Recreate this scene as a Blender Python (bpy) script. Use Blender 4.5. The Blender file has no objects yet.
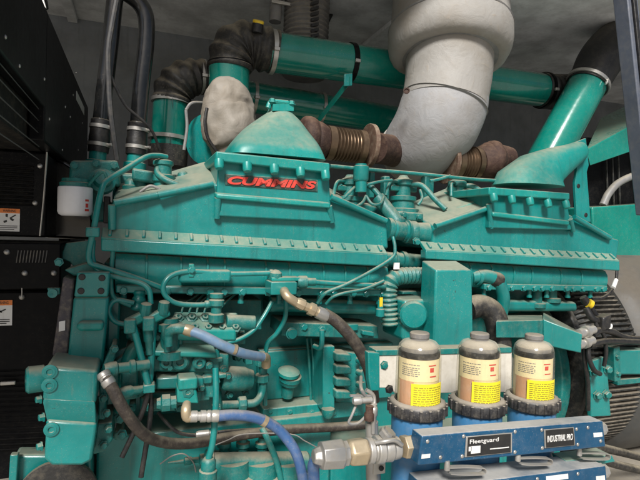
import bpy, bmesh, math, random
from mathutils import Vector, Matrix, noise
random.seed(7)
SC = bpy.context.scene
COL = SC.collection
R = math.radians

# ------------------------------------------------------------------ camera
FPX = 500.0
EYE = Vector((0, -2.0, 1.5))
yaw, pitch, roll = R(20), R(-1.0), R(1.7)
_f = Vector((math.sin(yaw)*math.cos(pitch), math.cos(yaw)*math.cos(pitch), math.sin(pitch)))
_r0 = Vector((math.cos(yaw), -math.sin(yaw), 0))
_u0 = _r0.cross(_f)
_r = _r0*math.cos(roll) + _u0*math.sin(roll)
_u = _u0*math.cos(roll) - _r0*math.sin(roll)
cd = bpy.data.cameras.new('camera'); cam = bpy.data.objects.new('camera', cd); COL.objects.link(cam)
M = Matrix((_r, _u, -_f)).transposed().to_4x4(); M.translation = EYE
cam.matrix_world = M
cd.sensor_width = 36; cd.lens = FPX/640*36; cd.clip_start = .02; cd.clip_end = 500
SC.camera = cam

def ray(x, y): return _f + _r*((x-320)/FPX) + _u*((240-y)/FPX)
def P(x, y, Y):                 # a point of the engine room at depth Y (metres behind the aftercooler face)
    d = ray(x, y); return EYE + d*((Y-EYE.y)/d.y)
def PX(x, y, X):
    d = ray(x, y); return EYE + d*((X-EYE.x)/d.x)
def PZ(x, y, Z):
    d = ray(x, y); return EYE + d*((Z-EYE.z)/d.z)
def mpp(p): return (p-EYE).dot(_f)/FPX      # metres per photo pixel at a point
def V(*a): return Vector(a)
AX, AY, AZ = V(1,0,0), V(0,1,0), V(0,0,1)

# ------------------------------------------------------------------ materials
def nodes(name):
    m = bpy.data.materials.new(name); m.use_nodes = True
    nt = m.node_tree; nt.nodes.clear()
    out = nt.nodes.new('ShaderNodeOutputMaterial')
    b = nt.nodes.new('ShaderNodeBsdfPrincipled'); nt.links.new(b.outputs[0], out.inputs[0])
    return m, nt, b
def N(nt, t, **kw):
    n = nt.nodes.new(t)
    for k, v in kw.items():
        if k in n.inputs: n.inputs[k].default_value = v
        else: setattr(n, k, v)
    return n
def mixc(nt, fac, a, b):
    n = nt.nodes.new('ShaderNodeMix'); n.data_type = 'RGBA'
    for i, s in ((0, fac), (6, a), (7, b)):
        if hasattr(s, 'links'): nt.links.new(s, n.inputs[i])
        else: n.inputs[i].default_value = s if i == 0 else (*s, 1)
    return n.outputs[2]
def math_(nt, op, a, b=None, clamp=False):
    n = nt.nodes.new('ShaderNodeMath'); n.operation = op; n.use_clamp = clamp
    for i, s in ((0, a), (1, b)):
        if s is None: continue
        if hasattr(s, 'links'): nt.links.new(s, n.inputs[i])
        else: n.inputs[i].default_value = s
    return n.outputs[0]
def mrange(nt, v, a, b, c=0, d=1):
    n = nt.nodes.new('ShaderNodeMapRange'); n.interpolation_type = 'SMOOTHSTEP'
    nt.links.new(v, n.inputs[0])
    for i, s in enumerate((a, b, c, d)): n.inputs[i+1].default_value = s
    return n.outputs[0]
DUST = (.385, .33, .235)
def mat(name, col, rough=.45, dust=.8, metal=0, var=.25, grime=.35, bump=.15, bscale=60, dlo=.25, dhi=.85, dustcol=DUST, film=.10, coat=0, stretch=None, spec=.5, chips=0):
    """painted / metal / rubber surface with settled dust on its upward faces, a film of dirt and worn blotches"""
    m, nt, b = nodes(name)
    tc = N(nt, 'ShaderNodeTexCoord'); g = N(nt, 'ShaderNodeNewGeometry')
    pos = g.outputs['Position']
    n1 = N(nt, 'ShaderNodeTexNoise', Scale=4.0, Detail=6.0, Roughness=.6); nt.links.new(pos, n1.inputs['Vector'])
    n2 = N(nt, 'ShaderNodeTexNoise', Scale=38.0, Detail=5.0, Roughness=.65); nt.links.new(pos, n2.inputs['Vector'])
    n3 = N(nt, 'ShaderNodeTexNoise', Scale=bscale, Detail=4.0, Roughness=.6)
    mp = N(nt, 'ShaderNodeMapping'); nt.links.new(pos, mp.inputs[0])
    if stretch: mp.inputs['Scale'].default_value = stretch
    nt.links.new(mp.outputs[0], n3.inputs['Vector'])
    dark = tuple(c*(1-var) for c in col); lite = tuple(min(1, c*(1+var*.6)+.004) for c in col)
    c = mixc(nt, mrange(nt, n1.outputs[0], .3, .7), dark, lite)
    # dirt: streaks running down
    ms = N(nt, 'ShaderNodeMapping'); ms.inputs['Scale'].default_value = (26, 26, 2.2); nt.links.new(pos, ms.inputs[0])
    ns = N(nt, 'ShaderNodeTexNoise', Scale=1.0, Detail=4.0, Roughness=.6); nt.links.new(ms.outputs[0], ns.inputs['Vector'])
    gm = math_(nt, 'MULTIPLY', mrange(nt, ns.outputs[0], .52, .75), grime)
    c = mixc(nt, gm, c, tuple(x*.35+.01 for x in col))
    if chips:                                        # small paint chips and dark oily specks
        n4 = N(nt, 'ShaderNodeTexNoise', Scale=55.0, Detail=3.0, Roughness=.7); nt.links.new(pos, n4.inputs['Vector'])
        cm = math_(nt, 'MULTIPLY', mrange(nt, n4.outputs[0], .685, .70), mrange(nt, n1.outputs[0], .45, .6))
        c = mixc(nt, math_(nt, 'MULTIPLY', cm, .8), c, (.035, .036, .034))
        n5 = N(nt, 'ShaderNodeTexNoise', Scale=2.6, Detail=5.0, Roughness=.65); nt.links.new(ms.outputs[0], n5.inputs['Vector'])
        c = mixc(nt, math_(nt, 'MULTIPLY', mrange(nt, n5.outputs[0], .60, .72), .38), c, (.10, .17, .13))
    # thin film of dust everywhere in blotches
    fm = math_(nt, 'MULTIPLY', mrange(nt, n2.outputs[0], .42, .72), film)
    c = mixc(nt, fm, c, dustcol)
    n6 = N(nt, 'ShaderNodeTexNoise', Scale=190.0, Detail=2.0, Roughness=.6); nt.links.new(pos, n6.inputs['Vector'])
    sk = math_(nt, 'MULTIPLY', mrange(nt, n6.outputs[0], .60, .70), mrange(nt, n1.outputs[0], .35, .65, 0, .32*dust))
    c = mixc(nt, sk, c, dustcol)
    # settled dust where the surface faces up
    sp = N(nt, 'ShaderNodeSeparateXYZ'); nt.links.new(g.outputs['Normal'], sp.inputs[0])
    up = math_(nt, 'ADD', sp.outputs[2], math_(nt, 'MULTIPLY', math_(nt, 'SUBTRACT', n2.outputs[0], .5), .38))
    dm = math_(nt, 'MULTIPLY', mrange(nt, up, dlo, dhi), dust)
    dm = math_(nt, 'MULTIPLY', dm, mrange(nt, n1.outputs[0], .3, .6, .45, 1))
    dcol = mixc(nt, n2.outputs[0], tuple(x*.8 for x in dustcol), tuple(x*1.12 for x in dustcol))
    c = mixc(nt, dm, c, dcol)
    nt.links.new(c, b.inputs['Base Color'])
    rg = math_(nt, 'ADD', math_(nt, 'MULTIPLY', n2.outputs[0], .18), rough-.09)
    rg = math_(nt, 'MAXIMUM', rg, math_(nt, 'MULTIPLY', dm, .95)); nt.links.new(rg, b.inputs['Roughness'])
    b.inputs['Specular IOR Level'].default_value = spec
    if metal:
        nt.links.new(math_(nt, 'MULTIPLY', math_(nt, 'SUBTRACT', 1, dm), metal), b.inputs['Metallic'])
    if coat: b.inputs['Coat Weight'].default_value = coat; b.inputs['Coat Roughness'].default_value = .15
    bp = N(nt, 'ShaderNodeBump', Strength=bump, Distance=.004); nt.links.new(n3.outputs[0], bp.inputs['Height'])
    nt.links.new(bp.outputs[0], b.inputs['Normal'])
    return m
TEALC = (.002, .200, .186)
m_teal  = mat('teal_paint', TEALC, .36, .8, var=.16, bump=.10, coat=.25, film=.03, grime=.45, chips=1, dlo=.35, dhi=.95, dustcol=(.36,.325,.235))
m_pipe  = mat('teal_gloss_pipe_paint', (.002, .20, .155), .16, .6, var=.12, bump=.03, film=.04, grime=.15, coat=.6, dlo=.6, dhi=1.05)
m_cast  = mat('teal_rough_casting', (.002, .160, .146), .45, .85, var=.3, bump=.35, bscale=120, film=.10, grime=.6, chips=1, dlo=.3, dhi=.95)
m_bell  = mat('teal_dusty_bell', (.004, .245, .215), .40, .8, var=.12, bump=.12, dlo=.3, dhi=1.1, film=.04, chips=1)
m_black = mat('black_powder_coat', (.0015, .0018, .0026), .42, .2, var=.3, grime=.1, film=.012, bump=.08, dlo=.7, dhi=1.1, spec=.12)
m_blackp= mat('black_gloss_pipe', (.005, .0055, .006), .16, .2, var=.2, grime=.05, film=.015, bump=.03, dlo=.7, dhi=1, coat=.4)
m_rub   = mat('black_rubber', (.018, .017, .016), .55, .75, var=.3, film=.12, bump=.3, bscale=90, dlo=.2, dhi=.95)
m_rubc  = mat('black_clean_rubber', (.010, .010, .011), .45, .3, var=.3, film=.05, bump=.25, dlo=.5, dhi=1)
m_hoseb = mat('brown_dusty_hose', (.028, .021, .017), .6, .4, var=.3, film=.12, bump=.35, bscale=160, dlo=.2, dhi=1.0)
m_hblue = mat('blue_rubber_hose', (.04, .105, .25), .45, .6, var=.2, film=.16, bump=.2, dlo=.35, dhi=1.05)
m_hpale = mat('pale_blue_dusty_hose', (.13, .23, .36), .5, .5, var=.2, film=.2, bump=.2, dlo=.35, dhi=1.05)
m_steel = mat('zinc_plated_steel', (.50, .485, .455), .42, .5, metal=.7, var=.22, film=.25, grime=.25, bump=.15, dlo=.6, dhi=1)
m_brass = mat('dull_brass', (.50, .40, .26), .42, .5, metal=.6, var=.2, film=.25, bump=.15)
m_rust  = mat('rusty_exhaust_iron', (.046, .020, .013), .75, .55, metal=0, var=.45, film=.25, bump=.6, bscale=140, dlo=.4, dhi=1.0, dustcol=(.20,.125,.08))
m_bellow= mat('heat_tinted_bellows', (.155, .105, .066), .42, .35, metal=.8, var=.25, film=.15, bump=.1, dustcol=(.30,.21,.14))
m_white = mat('white_filter_paint', (.78, .78, .80), .35, .3, var=.05, film=.06, grime=.15, bump=.05, dlo=.7, dhi=1)
m_plate = mat('pale_bracket_paint', (.62, .58, .50), .5, .6, var=.15, film=.3, grime=.3)
m_blue  = mat('blue_filter_paint', (.045, .185, .37), .4, .6, var=.12, film=.1, grime=.2, bump=.08)
m_navy  = mat('dark_blue_anodised_block', (.004, .072, .16), .32, .88, var=.15, film=.06, grime=.1, bump=.06, dlo=.55, dhi=.95, dustcol=(.46,.44,.40), metal=.2)
m_ring  = mat('black_collar_plastic', (.022, .022, .024), .5, .9, var=.2, film=.22, dlo=.35, dhi=.9, dustcol=(.36,.32,.26))
m_alt   = mat('dark_alternator_paint', (.016, .018, .018), .55, .6, var=.25, film=.15, dlo=.4, dhi=.95, dustcol=(.34,.29,.22))
m_wall  = mat('grey_enclosure_steel', (.20, .215, .23), .5, 0, var=.22, film=.10, grime=.3, bump=.1, bscale=12)
m_ceil  = mat('grey_enclosure_roof_steel', (.78, .79, .80), .5, 0, var=.3, film=.12, grime=.2, bump=.1, bscale=12)
m_floor = mat('grey_dusty_floor', (.22, .21, .20), .7, .5, var=.3, film=.3)
m_ground= mat('concrete_ground', (.42, .40, .37), .85, 0, var=.2, film=.2)
m_frame = mat('blue_grey_door_frame', (.10, .115, .15), .42, .2, var=.15, film=.1)
m_seal  = mat('dark_ribbed_gasket', (.055, .048, .058), .6, .4, var=.4, film=.3, bump=.6, bscale=70)
m_orange= mat('orange_warning', (.75, .20, .03), .5, 0, var=.05, film=.05)
m_lwhite= mat('white_label', (.74, .73, .70), .5, 0, var=.06, film=.1)
m_ink   = mat('black_ink', (.012, .012, .012), .5, 0, var=.05, film=.02)
m_yel   = mat('yellow_warning_label', (.85, .72, .02), .45, 0, var=.06, film=.05)
m_ycap  = mat('yellow_plastic_cap', (.80, .55, .02), .4, .2, var=.06, film=.05)
m_red   = mat('red_badge_paint', (.62, .045, .03), .45, .3, var=.1, film=.14)
m_cream = mat('cream_filter_element', (.74, .61, .36), .6, .1, var=.12, film=.1)
m_pink  = mat('pink_filter_media', (.58, .33, .20), .6, 0, var=.15, film=.1)
m_dcable = mat('dark_grey_cable', (.045, .045, .047), .5, .4, var=.2, film=.1)
m_duct = mat('grey_flexible_duct', (.17, .165, .16), .6, .6, var=.3, film=.25, bump=.4)
m_shell = mat('dusty_grey_shell', (.07, .072, .07), .6, 1, var=.2, film=.3, dlo=-.1, dhi=.7, dustcol=(.115, .10, .08))
m_cable = mat('grey_cable', (.20, .20, .20), .5, .5, var=.2, film=.2)

def fabric(name, col, sc):
    m, nt, b = nodes(name)
    g = N(nt, 'ShaderNodeNewGeometry'); pos = g.outputs['Position']
    n1 = N(nt, 'ShaderNodeTexNoise', Scale=5.0, Detail=7.0, Roughness=.65); nt.links.new(pos, n1.inputs['Vector'])
    n2 = N(nt, 'ShaderNodeTexNoise', Scale=14.0, Detail=6.0, Roughness=.6, Distortion=1.2); nt.links.new(pos, n2.inputs['Vector'])
    n3 = N(nt, 'ShaderNodeTexNoise', Scale=400.0, Detail=2.0); nt.links.new(pos, n3.inputs['Vector'])
    c = mixc(nt, mrange(nt, n1.outputs[0], .35, .72), col, tuple(x*y for x, y in zip(col, (.82, .78, .72))))
    c = mixc(nt, math_(nt, 'MULTIPLY', mrange(nt, n2.outputs[0], .58, .75), .35), c, (.33, .27, .2))
    nt.links.new(c, b.inputs['Base Color']); b.inputs['Roughness'].default_value = .62
    h = math_(nt, 'ADD', n2.outputs[0], math_(nt, 'MULTIPLY', n3.outputs[0], .08))
    bp = N(nt, 'ShaderNodeBump', Strength=.35, Distance=.012); nt.links.new(h, bp.inputs['Height']); nt.links.new(bp.outputs[0], b.inputs['Normal'])
    return m
m_fab = fabric('beige_insulation_cloth', (.31, .298, .278), 1)
m_fab2 = fabric('silver_insulation_cloth', (.31, .31, .316), 1)

def clear_bowl():
    m = bpy.data.materials.new('clear_amber_plastic'); m.use_nodes = True
    nt = m.node_tree; nt.nodes.clear(); out = nt.nodes.new('ShaderNodeOutputMaterial')
    tr = N(nt, 'ShaderNodeBsdfTransparent'); tr.inputs[0].default_value = (.975, .96, .91, 1)
    gl = N(nt, 'ShaderNodeBsdfGlossy', Roughness=.12)
    df = N(nt, 'ShaderNodeBsdfDiffuse'); df.inputs[0].default_value = (.62, .56, .45, 1)
    lw = N(nt, 'ShaderNodeLayerWeight', Blend=.5)
    fr = nt.nodes.new('ShaderNodeMath'); fr.operation = 'MULTIPLY_ADD'; fr.inputs[1].default_value = .55; fr.inputs[2].default_value = .05
    nt.links.new(math_(nt, 'POWER', lw.outputs['Facing'], 4.0), fr.inputs[0])
    g = N(nt, 'ShaderNodeNewGeometry')
    nz = N(nt, 'ShaderNodeTexNoise', Scale=30.0, Detail=6.0, Roughness=.7); nt.links.new(g.outputs['Position'], nz.inputs['Vector'])
    sp = N(nt, 'ShaderNodeSeparateXYZ'); nt.links.new(g.outputs['Normal'], sp.inputs[0])
    dm = math_(nt, 'ADD', math_(nt, 'MULTIPLY', mrange(nt, nz.outputs[0], .42, .8), .16), math_(nt, 'MULTIPLY', mrange(nt, sp.outputs[2], .1, .9), .42), True)
    m1 = N(nt, 'ShaderNodeMixShader'); m2 = N(nt, 'ShaderNodeMixShader')
    nt.links.new(fr.outputs[0], m1.inputs[0]); nt.links.new(tr.outputs[0], m1.inputs[1]); nt.links.new(gl.outputs[0], m1.inputs[2])
    nt.links.new(dm, m2.inputs[0]); nt.links.new(m1.outputs[0], m2.inputs[1]); nt.links.new(df.outputs[0], m2.inputs[2])
    nt.links.new(m2.outputs[0], out.inputs[0]); return m
m_blanket = fabric('grey_blanket_cloth', (.27, .245, .21), 1)
m_clear = clear_bowl()

# ------------------------------------------------------------------ mesh builder
WL = {}
def thing(name, label, cat, loc, group=None):
    o = bpy.data.objects.new(name, None); o.empty_display_size = .05; COL.objects.link(o); o.location = loc
    WL[o.name] = Vector(loc); o['label'] = label; o['category'] = cat
    if group: o['group'] = group
    return o
def tag(o, label, cat, group=None):
    o['label'] = label; o['category'] = cat
    if group: o['group'] = group
    return o
def catmull(pts, k):
    if len(pts) < 3 or k < 2: return list(pts)
    out = []
    q = [pts[0]*2-pts[1]] + list(pts) + [pts[-1]*2-pts[-2]]
    for i in range(1, len(q)-2):
        a, b, c, d = q[i-1:i+3]
        for j in range(k):
            t = j/k
            out.append(.5*((2*b)+(c-a)*t+(2*a-5*b+4*c-d)*t*t+(3*b-a-3*c+d)*t**3))
    out.append(pts[-1]); return out
class MB:
    def __init__(s): s.b = bmesh.new()
    def faces(s, vs, fs):
        w = [s.b.verts.new(v) for v in vs]
        for f in fs:
            try: s.b.faces.new([w[i] for i in f])
            except ValueError: pass
        return s
    def loft(s, *loops, cap=True):
        n = len(loops[0]); vs = [v for l in loops for v in l]; fs = []
        for k in range(len(loops)-1):
            for i in range(n):
                j = (i+1) % n; fs.append((k*n+i, k*n+j, (k+1)*n+j, (k+1)*n+i))
        if cap: fs.append(tuple(range(n-1, -1, -1))); fs.append(tuple((len(loops)-1)*n+i for i in range(n)))
        return s.faces(vs, fs)
    def prism(s, poly, Y, depth, dz=0):
        a = [P(x, y, Y) for x, y in poly]
        return s.loft(a, [v+V(0, depth, dz) for v in a])
    def rect(s, x0, y0, x1, y1, Y, depth):          # upright box whose front face spans those photo columns and rows
        a, b = P(x0, (y0+y1)/2, Y), P(x1, (y0+y1)/2, Y)
        zc = (P((x0+x1)/2, y0, Y).z, P((x0+x1)/2, y1, Y).z)
        return s.box3(a.x, Y, zc[1], b.x, Y+depth, zc[0])
    def box3(s, x0, y0, z0, x1, y1, z1):
        l = lambda y: [V(x0,y,z0), V(x1,y,z0), V(x1,y,z1), V(x0,y,z1)]
        return s.loft(l(y0), l(y1))
    def obox(s, c, dx, dy, dz, ex=AX, ey=AY, ez=AZ):
        ex, ey, ez = ex.normalized()*dx/2, ey.normalized()*dy/2, ez.normalized()*dz/2
        l = lambda k: [c-ex-ez+ey*k, c+ex-ez+ey*k, c+ex+ez+ey*k, c-ex+ez+ey*k]
        return s.loft(l(-1), l(1))
    def tube(s, pts, r, n=12, k=6, cap=True, rib=None):
        rr = r if isinstance(r, (list, tuple)) else [r]*len(pts)
        if k > 1 and len(pts) > 2:
            R3 = [V(x, 0, 0) for x in rr]; c = catmull(pts, k); q = [max(v.x, 1e-4) for v in catmull(R3, k)]
        else: c, q = list(pts), list(rr)
        if rib:                                      # corrugated hose: (pitch, height)
            L = [0]
            for i in range(1, len(c)): L.append(L[-1]+(c[i]-c[i-1]).length)
            m = max(8, int(L[-1]/rib[0]*6)); c2, q2, j = [], [], 0
            for t in range(m+1):
                d = L[-1]*t/m
                while j < len(L)-2 and L[j+1] < d: j += 1
                u = (d-L[j])/max(1e-9, L[j+1]-L[j])
                c2.append(c[j].lerp(c[j+1], u)); q2.append(q[j]*(1-u)+q[j+1]*u+rib[1]*(math.sin(2*math.pi*d/rib[0])))
            c, q = c2, q2
        t0 = (c[1]-c[0]).normalized(); u = t0.orthogonal().normalized(); loops = []
        for i in range(len(c)):
            t = (c[min(i+1, len(c)-1)]-c[max(i-1, 0)]).normalized()
            u = (u-t*u.dot(t)).normalized(); w = t.cross(u)
            loops.append([c[i]+(u*math.cos(a)+w*math.sin(a))*q[i] for a in (2*math.pi*j/n for j in range(n))])
        return s.loft(*loops, cap=cap)
    def cyl(s, a, b, r, n=16, r2=None): return s.tube([a, b], [r, r if r2 is None else r2], n, 1)
    def lathe(s, o, ax, prof, n=24):                 # prof: (distance along axis, radius)
        ax = ax.normalized(); u = ax.orthogonal().normalized(); w = ax.cross(u)
        loops = [[o+ax*t+(u*math.cos(a)+w*math.sin(a))*max(r, 1e-4) for a in (2*math.pi*j/n for j in range(n))] for t, r in prof]
        return s.loft(*loops)
    def hexb(s, p, d, r, h): return s.lathe(p, d, [(0, r*1.35), (h*.25, r*1.35), (h*.25, r), (h*.9, r), (h, r*.8)], 6)
    def dome(s, p, d, r, h, n=12): return s.lathe(p, d, [(0, r), (h*.5, r*.92), (h*.85, r*.6), (h, .0)], n)
    def jitter(s, amp, sc):
        for v in s.b.verts: v.co += noise.noise_vector(v.co*sc)*amp
        return s
    def build(s, name, m, parent=None, bevel=0, ang=38, seg=2, at=None):
        b = s.b
        bmesh.ops.recalc_face_normals(b, faces=b.faces[:])
        if parent is not None: o0 = WL[parent.name]
        else:
            o0 = at or sum((v.co for v in b.verts), Vector())/max(1, len(b.verts))
        for v in b.verts: v.co -= o0
        me = bpy.data.meshes.new(name); b.to_mesh(me); b.free()
        for p in me.polygons: p.use_smooth = True
        me.set_sharp_from_angle(angle=R(ang))
        me.materials.append(m)
        o = bpy.data.objects.new(name, me); COL.objects.link(o)
        if parent is not None: o.parent = parent
        else: o.location = o0
        WL[o.name] = Vector(o0)
        if bevel:
            md = o.modifiers.new('edge', 'BEVEL'); md.width = bevel; md.segments = seg; md.limit_method = 'ANGLE'; md.angle_limit = R(40); md.use_clamp_overlap = True
        return o
def bolts(parent, pts, d, r, h, m, name='bolt', kind='hex'):
    """one small mesh shared by several separate fasteners of a part"""
    first = None; base = WL[parent.name]
    for p in pts:
        if first is None:
            mb = MB(); (mb.hexb if kind == 'hex' else mb.dome)(V(0,0,0), d, r, h)
            b = mb.b; bmesh.ops.recalc_face_normals(b, faces=b.faces[:])
            me = bpy.data.meshes.new(name); b.to_mesh(me); b.free(); me.materials.append(m)
            if kind != 'hex':
                for q in me.polygons: q.use_smooth = True
            o = first = bpy.data.objects.new(name, me)
        else: o = first.copy()
        COL.objects.link(o); o.parent = parent; o.location = p-base; WL[o.name] = Vector(p)
    return first
def text(parent, name, s, c, rt, up, w, h, m, ext=.002, shear=0, bold=0):
    cu = bpy.data.curves.new('lettering', 'FONT'); cu.body = s; cu.extrude = .02; cu.shear = shear; cu.offset = bold; cu.align_x = 'CENTER'; cu.align_y = 'CENTER'
    t = bpy.data.objects.new('lettering', cu); COL.objects.link(t); dg = bpy.context.evaluated_depsgraph_get()
    me = bpy.data.meshes.new_from_object(t.evaluated_get(dg)); bpy.data.objects.remove(t); bpy.data.curves.remove(cu)
    xs = [v.co.x for v in me.vertices]; ys = [v.co.y for v in me.vertices]
    sx, sy = w/(max(xs)-min(xs)), h/(max(ys)-min(ys)); cx, cy = (max(xs)+min(xs))/2, (max(ys)+min(ys))/2
    rt = rt.normalized(); up = (up-rt*up.dot(rt)).normalized(); n = rt.cross(up); o0 = WL[parent.name]
    for v in me.vertices: v.co = c-o0+rt*((v.co.x-cx)*sx)+up*((v.co.y-cy)*sy)+n*(v.co.z/.02*ext)
    me.name = name; me.materials.clear(); me.materials.append(m)
    o = bpy.data.objects.new(name, me); COL.objects.link(o); o.parent = parent; WL[o.name] = Vector(o0); return o
def dup(root, loc, label, rotz=0, group=None):
    r = root.copy(); COL.objects.link(r); r.location = loc; r.rotation_euler = (0, 0, rotz); r['label'] = label
    if group: r['group'] = group
    for ch in list(root.children):
        c = ch.copy(); COL.objects.link(c); c.parent = r
        for g in list(ch.children):
            d = g.copy(); COL.objects.link(d); d.parent = c
    return r
def hose(name, label, cat, m, pts, rpx, n=12, group=None, ends=None, rib=None, k=6, endm=None):
    """a hose or pipe through (column,row,depth) points; ends: list of (index, length, growth) ferrules"""
    p = [P(*q) for q in pts]; r = rpx*mpp(p[len(p)//2])
    if not ends:
        return tag(MB().tube(p, r, n, k, rib=rib).build(name, m), label, cat, group)
    t = thing(name, label, cat, p[0], group)
    MB().tube(p, r, n, k, rib=rib).build('hose_body' if 'hose' in name else 'tube', m, t)
    for i, ln, gr in ends:
        c = catmull(p, 8); a, d = (c[0], (c[1]-c[0])) if i == 0 else (c[-1], (c[-2]-c[-1])) if i == -1 else (c[i], c[min(i+1, len(c)-1)]-c[i-1])
        d.normalize(); L = ln*r
        MB().lathe(a-d*(L*.1), d, [(0, r*gr*.9), (L*.1, r*gr), (L*.3, r*gr), (L*.34, r*gr*.9), (L*.55, r*gr*.9), (L*.6, r*gr), (L*.9, r*gr), (L, r*gr*.85)], n).build('ferrule', endm or m_steel, t)
    return t
def struct(o): o['kind'] = 'structure'; return o

# ================================================================== SETTING
ZF, ZC = 0.18, 2.97
struct(MB().box3(-3.2, 2.0, ZF, 5.2, 2.08, ZC).build('back_wall', m_wall))
cl = struct(MB().box3(-3.2, -.02, ZC, 5.2, 2.08, ZC+.06).build('ceiling', m_ceil))
mb = MB()
for i in range(4): mb.box3(-2.6+i*2.1, .0, ZC-.035, -2.54+i*2.1, 1.99, ZC-.004)
struct(mb.build('ceiling_rib', m_ceil))
struct(MB().box3(-3.28, -.55, ZF, -3.2, 2.08, ZC+.06).build('end_wall', m_wall))
struct(MB().box3(5.2, -.55, ZF, 5.28, 2.08, ZC+.06).build('end_wall', m_wall))
struct(MB().box3(-3.28, -.75, ZF-.12, 5.28, 2.08, ZF).build('floor', m_floor))
struct(MB().box3(-60, -80, -.06, 60, 60, 0).build('ground', m_ground))
# door post at the right edge of the opening
t = thing('door_post', 'blue grey steel door post of the enclosure at the top right edge', 'door post', P(636, 60, -.62))
p0, p1 = P(624.5, -30, -.62), P(650, 215, -.62)
MB().loft([p0, p0+V(.055,0,0), p0+V(.055,.06,0), p0+V(0,.06,0)], [p1, p1+V(.055,0,0), p1+V(.055,.06,0), p1+V(0,.06,0)]).build('post', m_frame, t, .004)
MB().loft([p0+V(.016,-.012,0), p0+V(.034,-.012,0), p0+V(.034,-.002,0), p0+V(.016,-.002,0)], [p1+V(.016,-.012,0), p1+V(.034,-.012,0), p1+V(.034,-.002,0), p1+V(.016,-.002,0)]).build('rubber_seal', m_rubc, t, .003)

# ================================================================== RADIATOR SIDE (left)
XR = -.30
t = thing('radiator_housing', 'tall black radiator housing with bolted side panel and slatted guard at left', 'radiator', V(XR-.4, .6, ZF))
top0, top1 = PX(20, -12, XR), PX(86, 83, XR)
zt = (top0.z+top1.z)/2
ya, yb = .18, PX(88, 120, XR).y
# side panel facing the engine, with the fan guard opening cut as a frame
gy1 = PX(45, 130, XR).y
gz0, gz1 = P(25, 150, .16).z, PX(3, 54, XR).z
MB().box3(XR-.05, gy1, gz0, XR, yb, zt).build('side_panel', m_black, t, .006)
MB().box3(XR-.05, .62, 1.3, XR-.002, yb, gz0-.001).build('side_panel', m_black, t, .006)
MB().box3(XR-.05, ya-1.2, gz1, XR, gy1-.001, zt).build('side_panel', m_black, t, .006)
MB().box3(XR-.9, ya-1.2, gz0, XR-.055, yb, zt-.02).build('core', mat('dusty_radiator_core', (.008, .0075, .007), .8, .1, film=.08, var=.15, bump=.3, bscale=300, spec=.2), t)
mb = MB()
for y in (66, 82, 99, 117, 135):
    a = PX(2, y, XR-.02); MB().cyl(V(a.x, -1.0, a.z), V(a.x, gy1+.02, a.z), .0017, 6).build('guard_wire', m_dcable, t)
bolts(t, [PX(x, y, XR) for x, y in ((5, 37), (19, 66), (44, 79), (76, 73), (49, 119), (65, 107), (70, 117), (62, 150), (78, 150), (82, 123), (73, 95))], AX, .0055, .004, m_steel, 'screw', 'dome')
a, b = PX(76.5, 93, XR+.002), PX(84, 117, XR+.002)
MB().box3(XR+.001, a.y, b.z+.01, XR+.003, b.y, a.z+.01).build('data_plate', m_lwhite, t)
YL = .16
def wall_label(parent, x0, y0, x1, y1, Y, kind):
    a, b = P(x0, y1, Y-.003), P(x1, y0, Y-.003)
    lb = MB().box3(a.x, Y-.004, a.z, b.x, Y-.001, b.z).build('warning_label', m_lwhite, parent)
    w, h = b.x-a.x, b.z-a.z
    MB().box3(a.x, Y-.0055, b.z-h*.2, b.x, Y-.0041, b.z).build('header', m_orange, lb)
    mb = MB()
    for i in range(3): mb.box3(a.x+w*.1, Y-.0052, a.z+h*(.07+.075*i), a.x+w*(.9-.13*(i == 0)), Y-.0041, a.z+h*(.10+.075*i))
    mb.build('lettering', m_ink, lb)
    text(lb, 'lettering', 'WARNING', V(a.x+w*.56, Y-.0055, b.z-h*.1), AX, AZ, w*.55, h*.11, m_ink, .0008)
    mb = MB(); c = V(a.x+w*.5, 0, a.z+h*.55)
    if kind == 'fan':                                  # hand and rotating blades pictogram
        for k in range(3):
            an = R(90+120*k+15); d = V(math.cos(an), 0, math.sin(an)); q = V(-d.z, 0, d.x)
            pl = [c+d*.006, c+d*h*.12+q*h*.07, c+d*h*.24+q*h*.03, c+d*h*.2-q*h*.05]
            mb.loft([V(v.x, Y-.0052, v.z) for v in pl], [V(v.x, Y-.0041, v.z) for v in pl])
        mb.obox(V(c.x+w*.2, Y-.0047, c.z+h*.10), w*.3, .001, h*.05, V(1,0,.7), AY, V(-.7,0,1))
    else:
        mb.obox(V(c.x, Y-.0047, c.z), w*.5, .001, h*.05, V(1,0,.5), AY, V(-.5,0,1))
        mb.obox(V(c.x-w*.05, Y-.0047, c.z+.004), w*.3, .001, h*.05, V(1,0,-.8), AY, V(.8,0,1))
    mb.build('pictogram', m_ink, lb)
t = thing('radiator_guard', 'black louvred guard panel with orange headed warning label beside the white filter', 'guard panel', P(20, 240, YL))
xr = P(47, 190, YL).x
def panel(x0, z0, x1, z1, Y, d=.02): return MB().box3(x0, Y, z0, x1, Y+d, z1)
zz = lambda y: P(25, y, YL).z
xl = -1.3
panel(xl, zz(237), xr, zz(151), YL, .42).build('cover', m_black, t, .008)
a, b = P(-60, 160, YL), P(33, 204, YL)
mb = MB()
for i in range(11):
    z = a.z+(b.z-a.z)*i/10; mb.loft([V(a.x, YL-.001, z), V(b.x, YL-.001, z), V(b.x, YL-.007, z-.004), V(a.x, YL-.007, z-.004)], [V(a.x, YL-.001, z-.009), V(b.x, YL-.001, z-.009), V(b.x, YL-.004, z-.008), V(a.x, YL-.004, z-.008)])
mb.build('louvre', m_black, t)
bolts(t, [P(40, 166, YL), P(35, 203, YL)], -AY, .010, .010, m_steel, 'bolt', 'dome')
wall_label(t, -4, 209, 20, 231, YL, 'fan')
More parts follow.
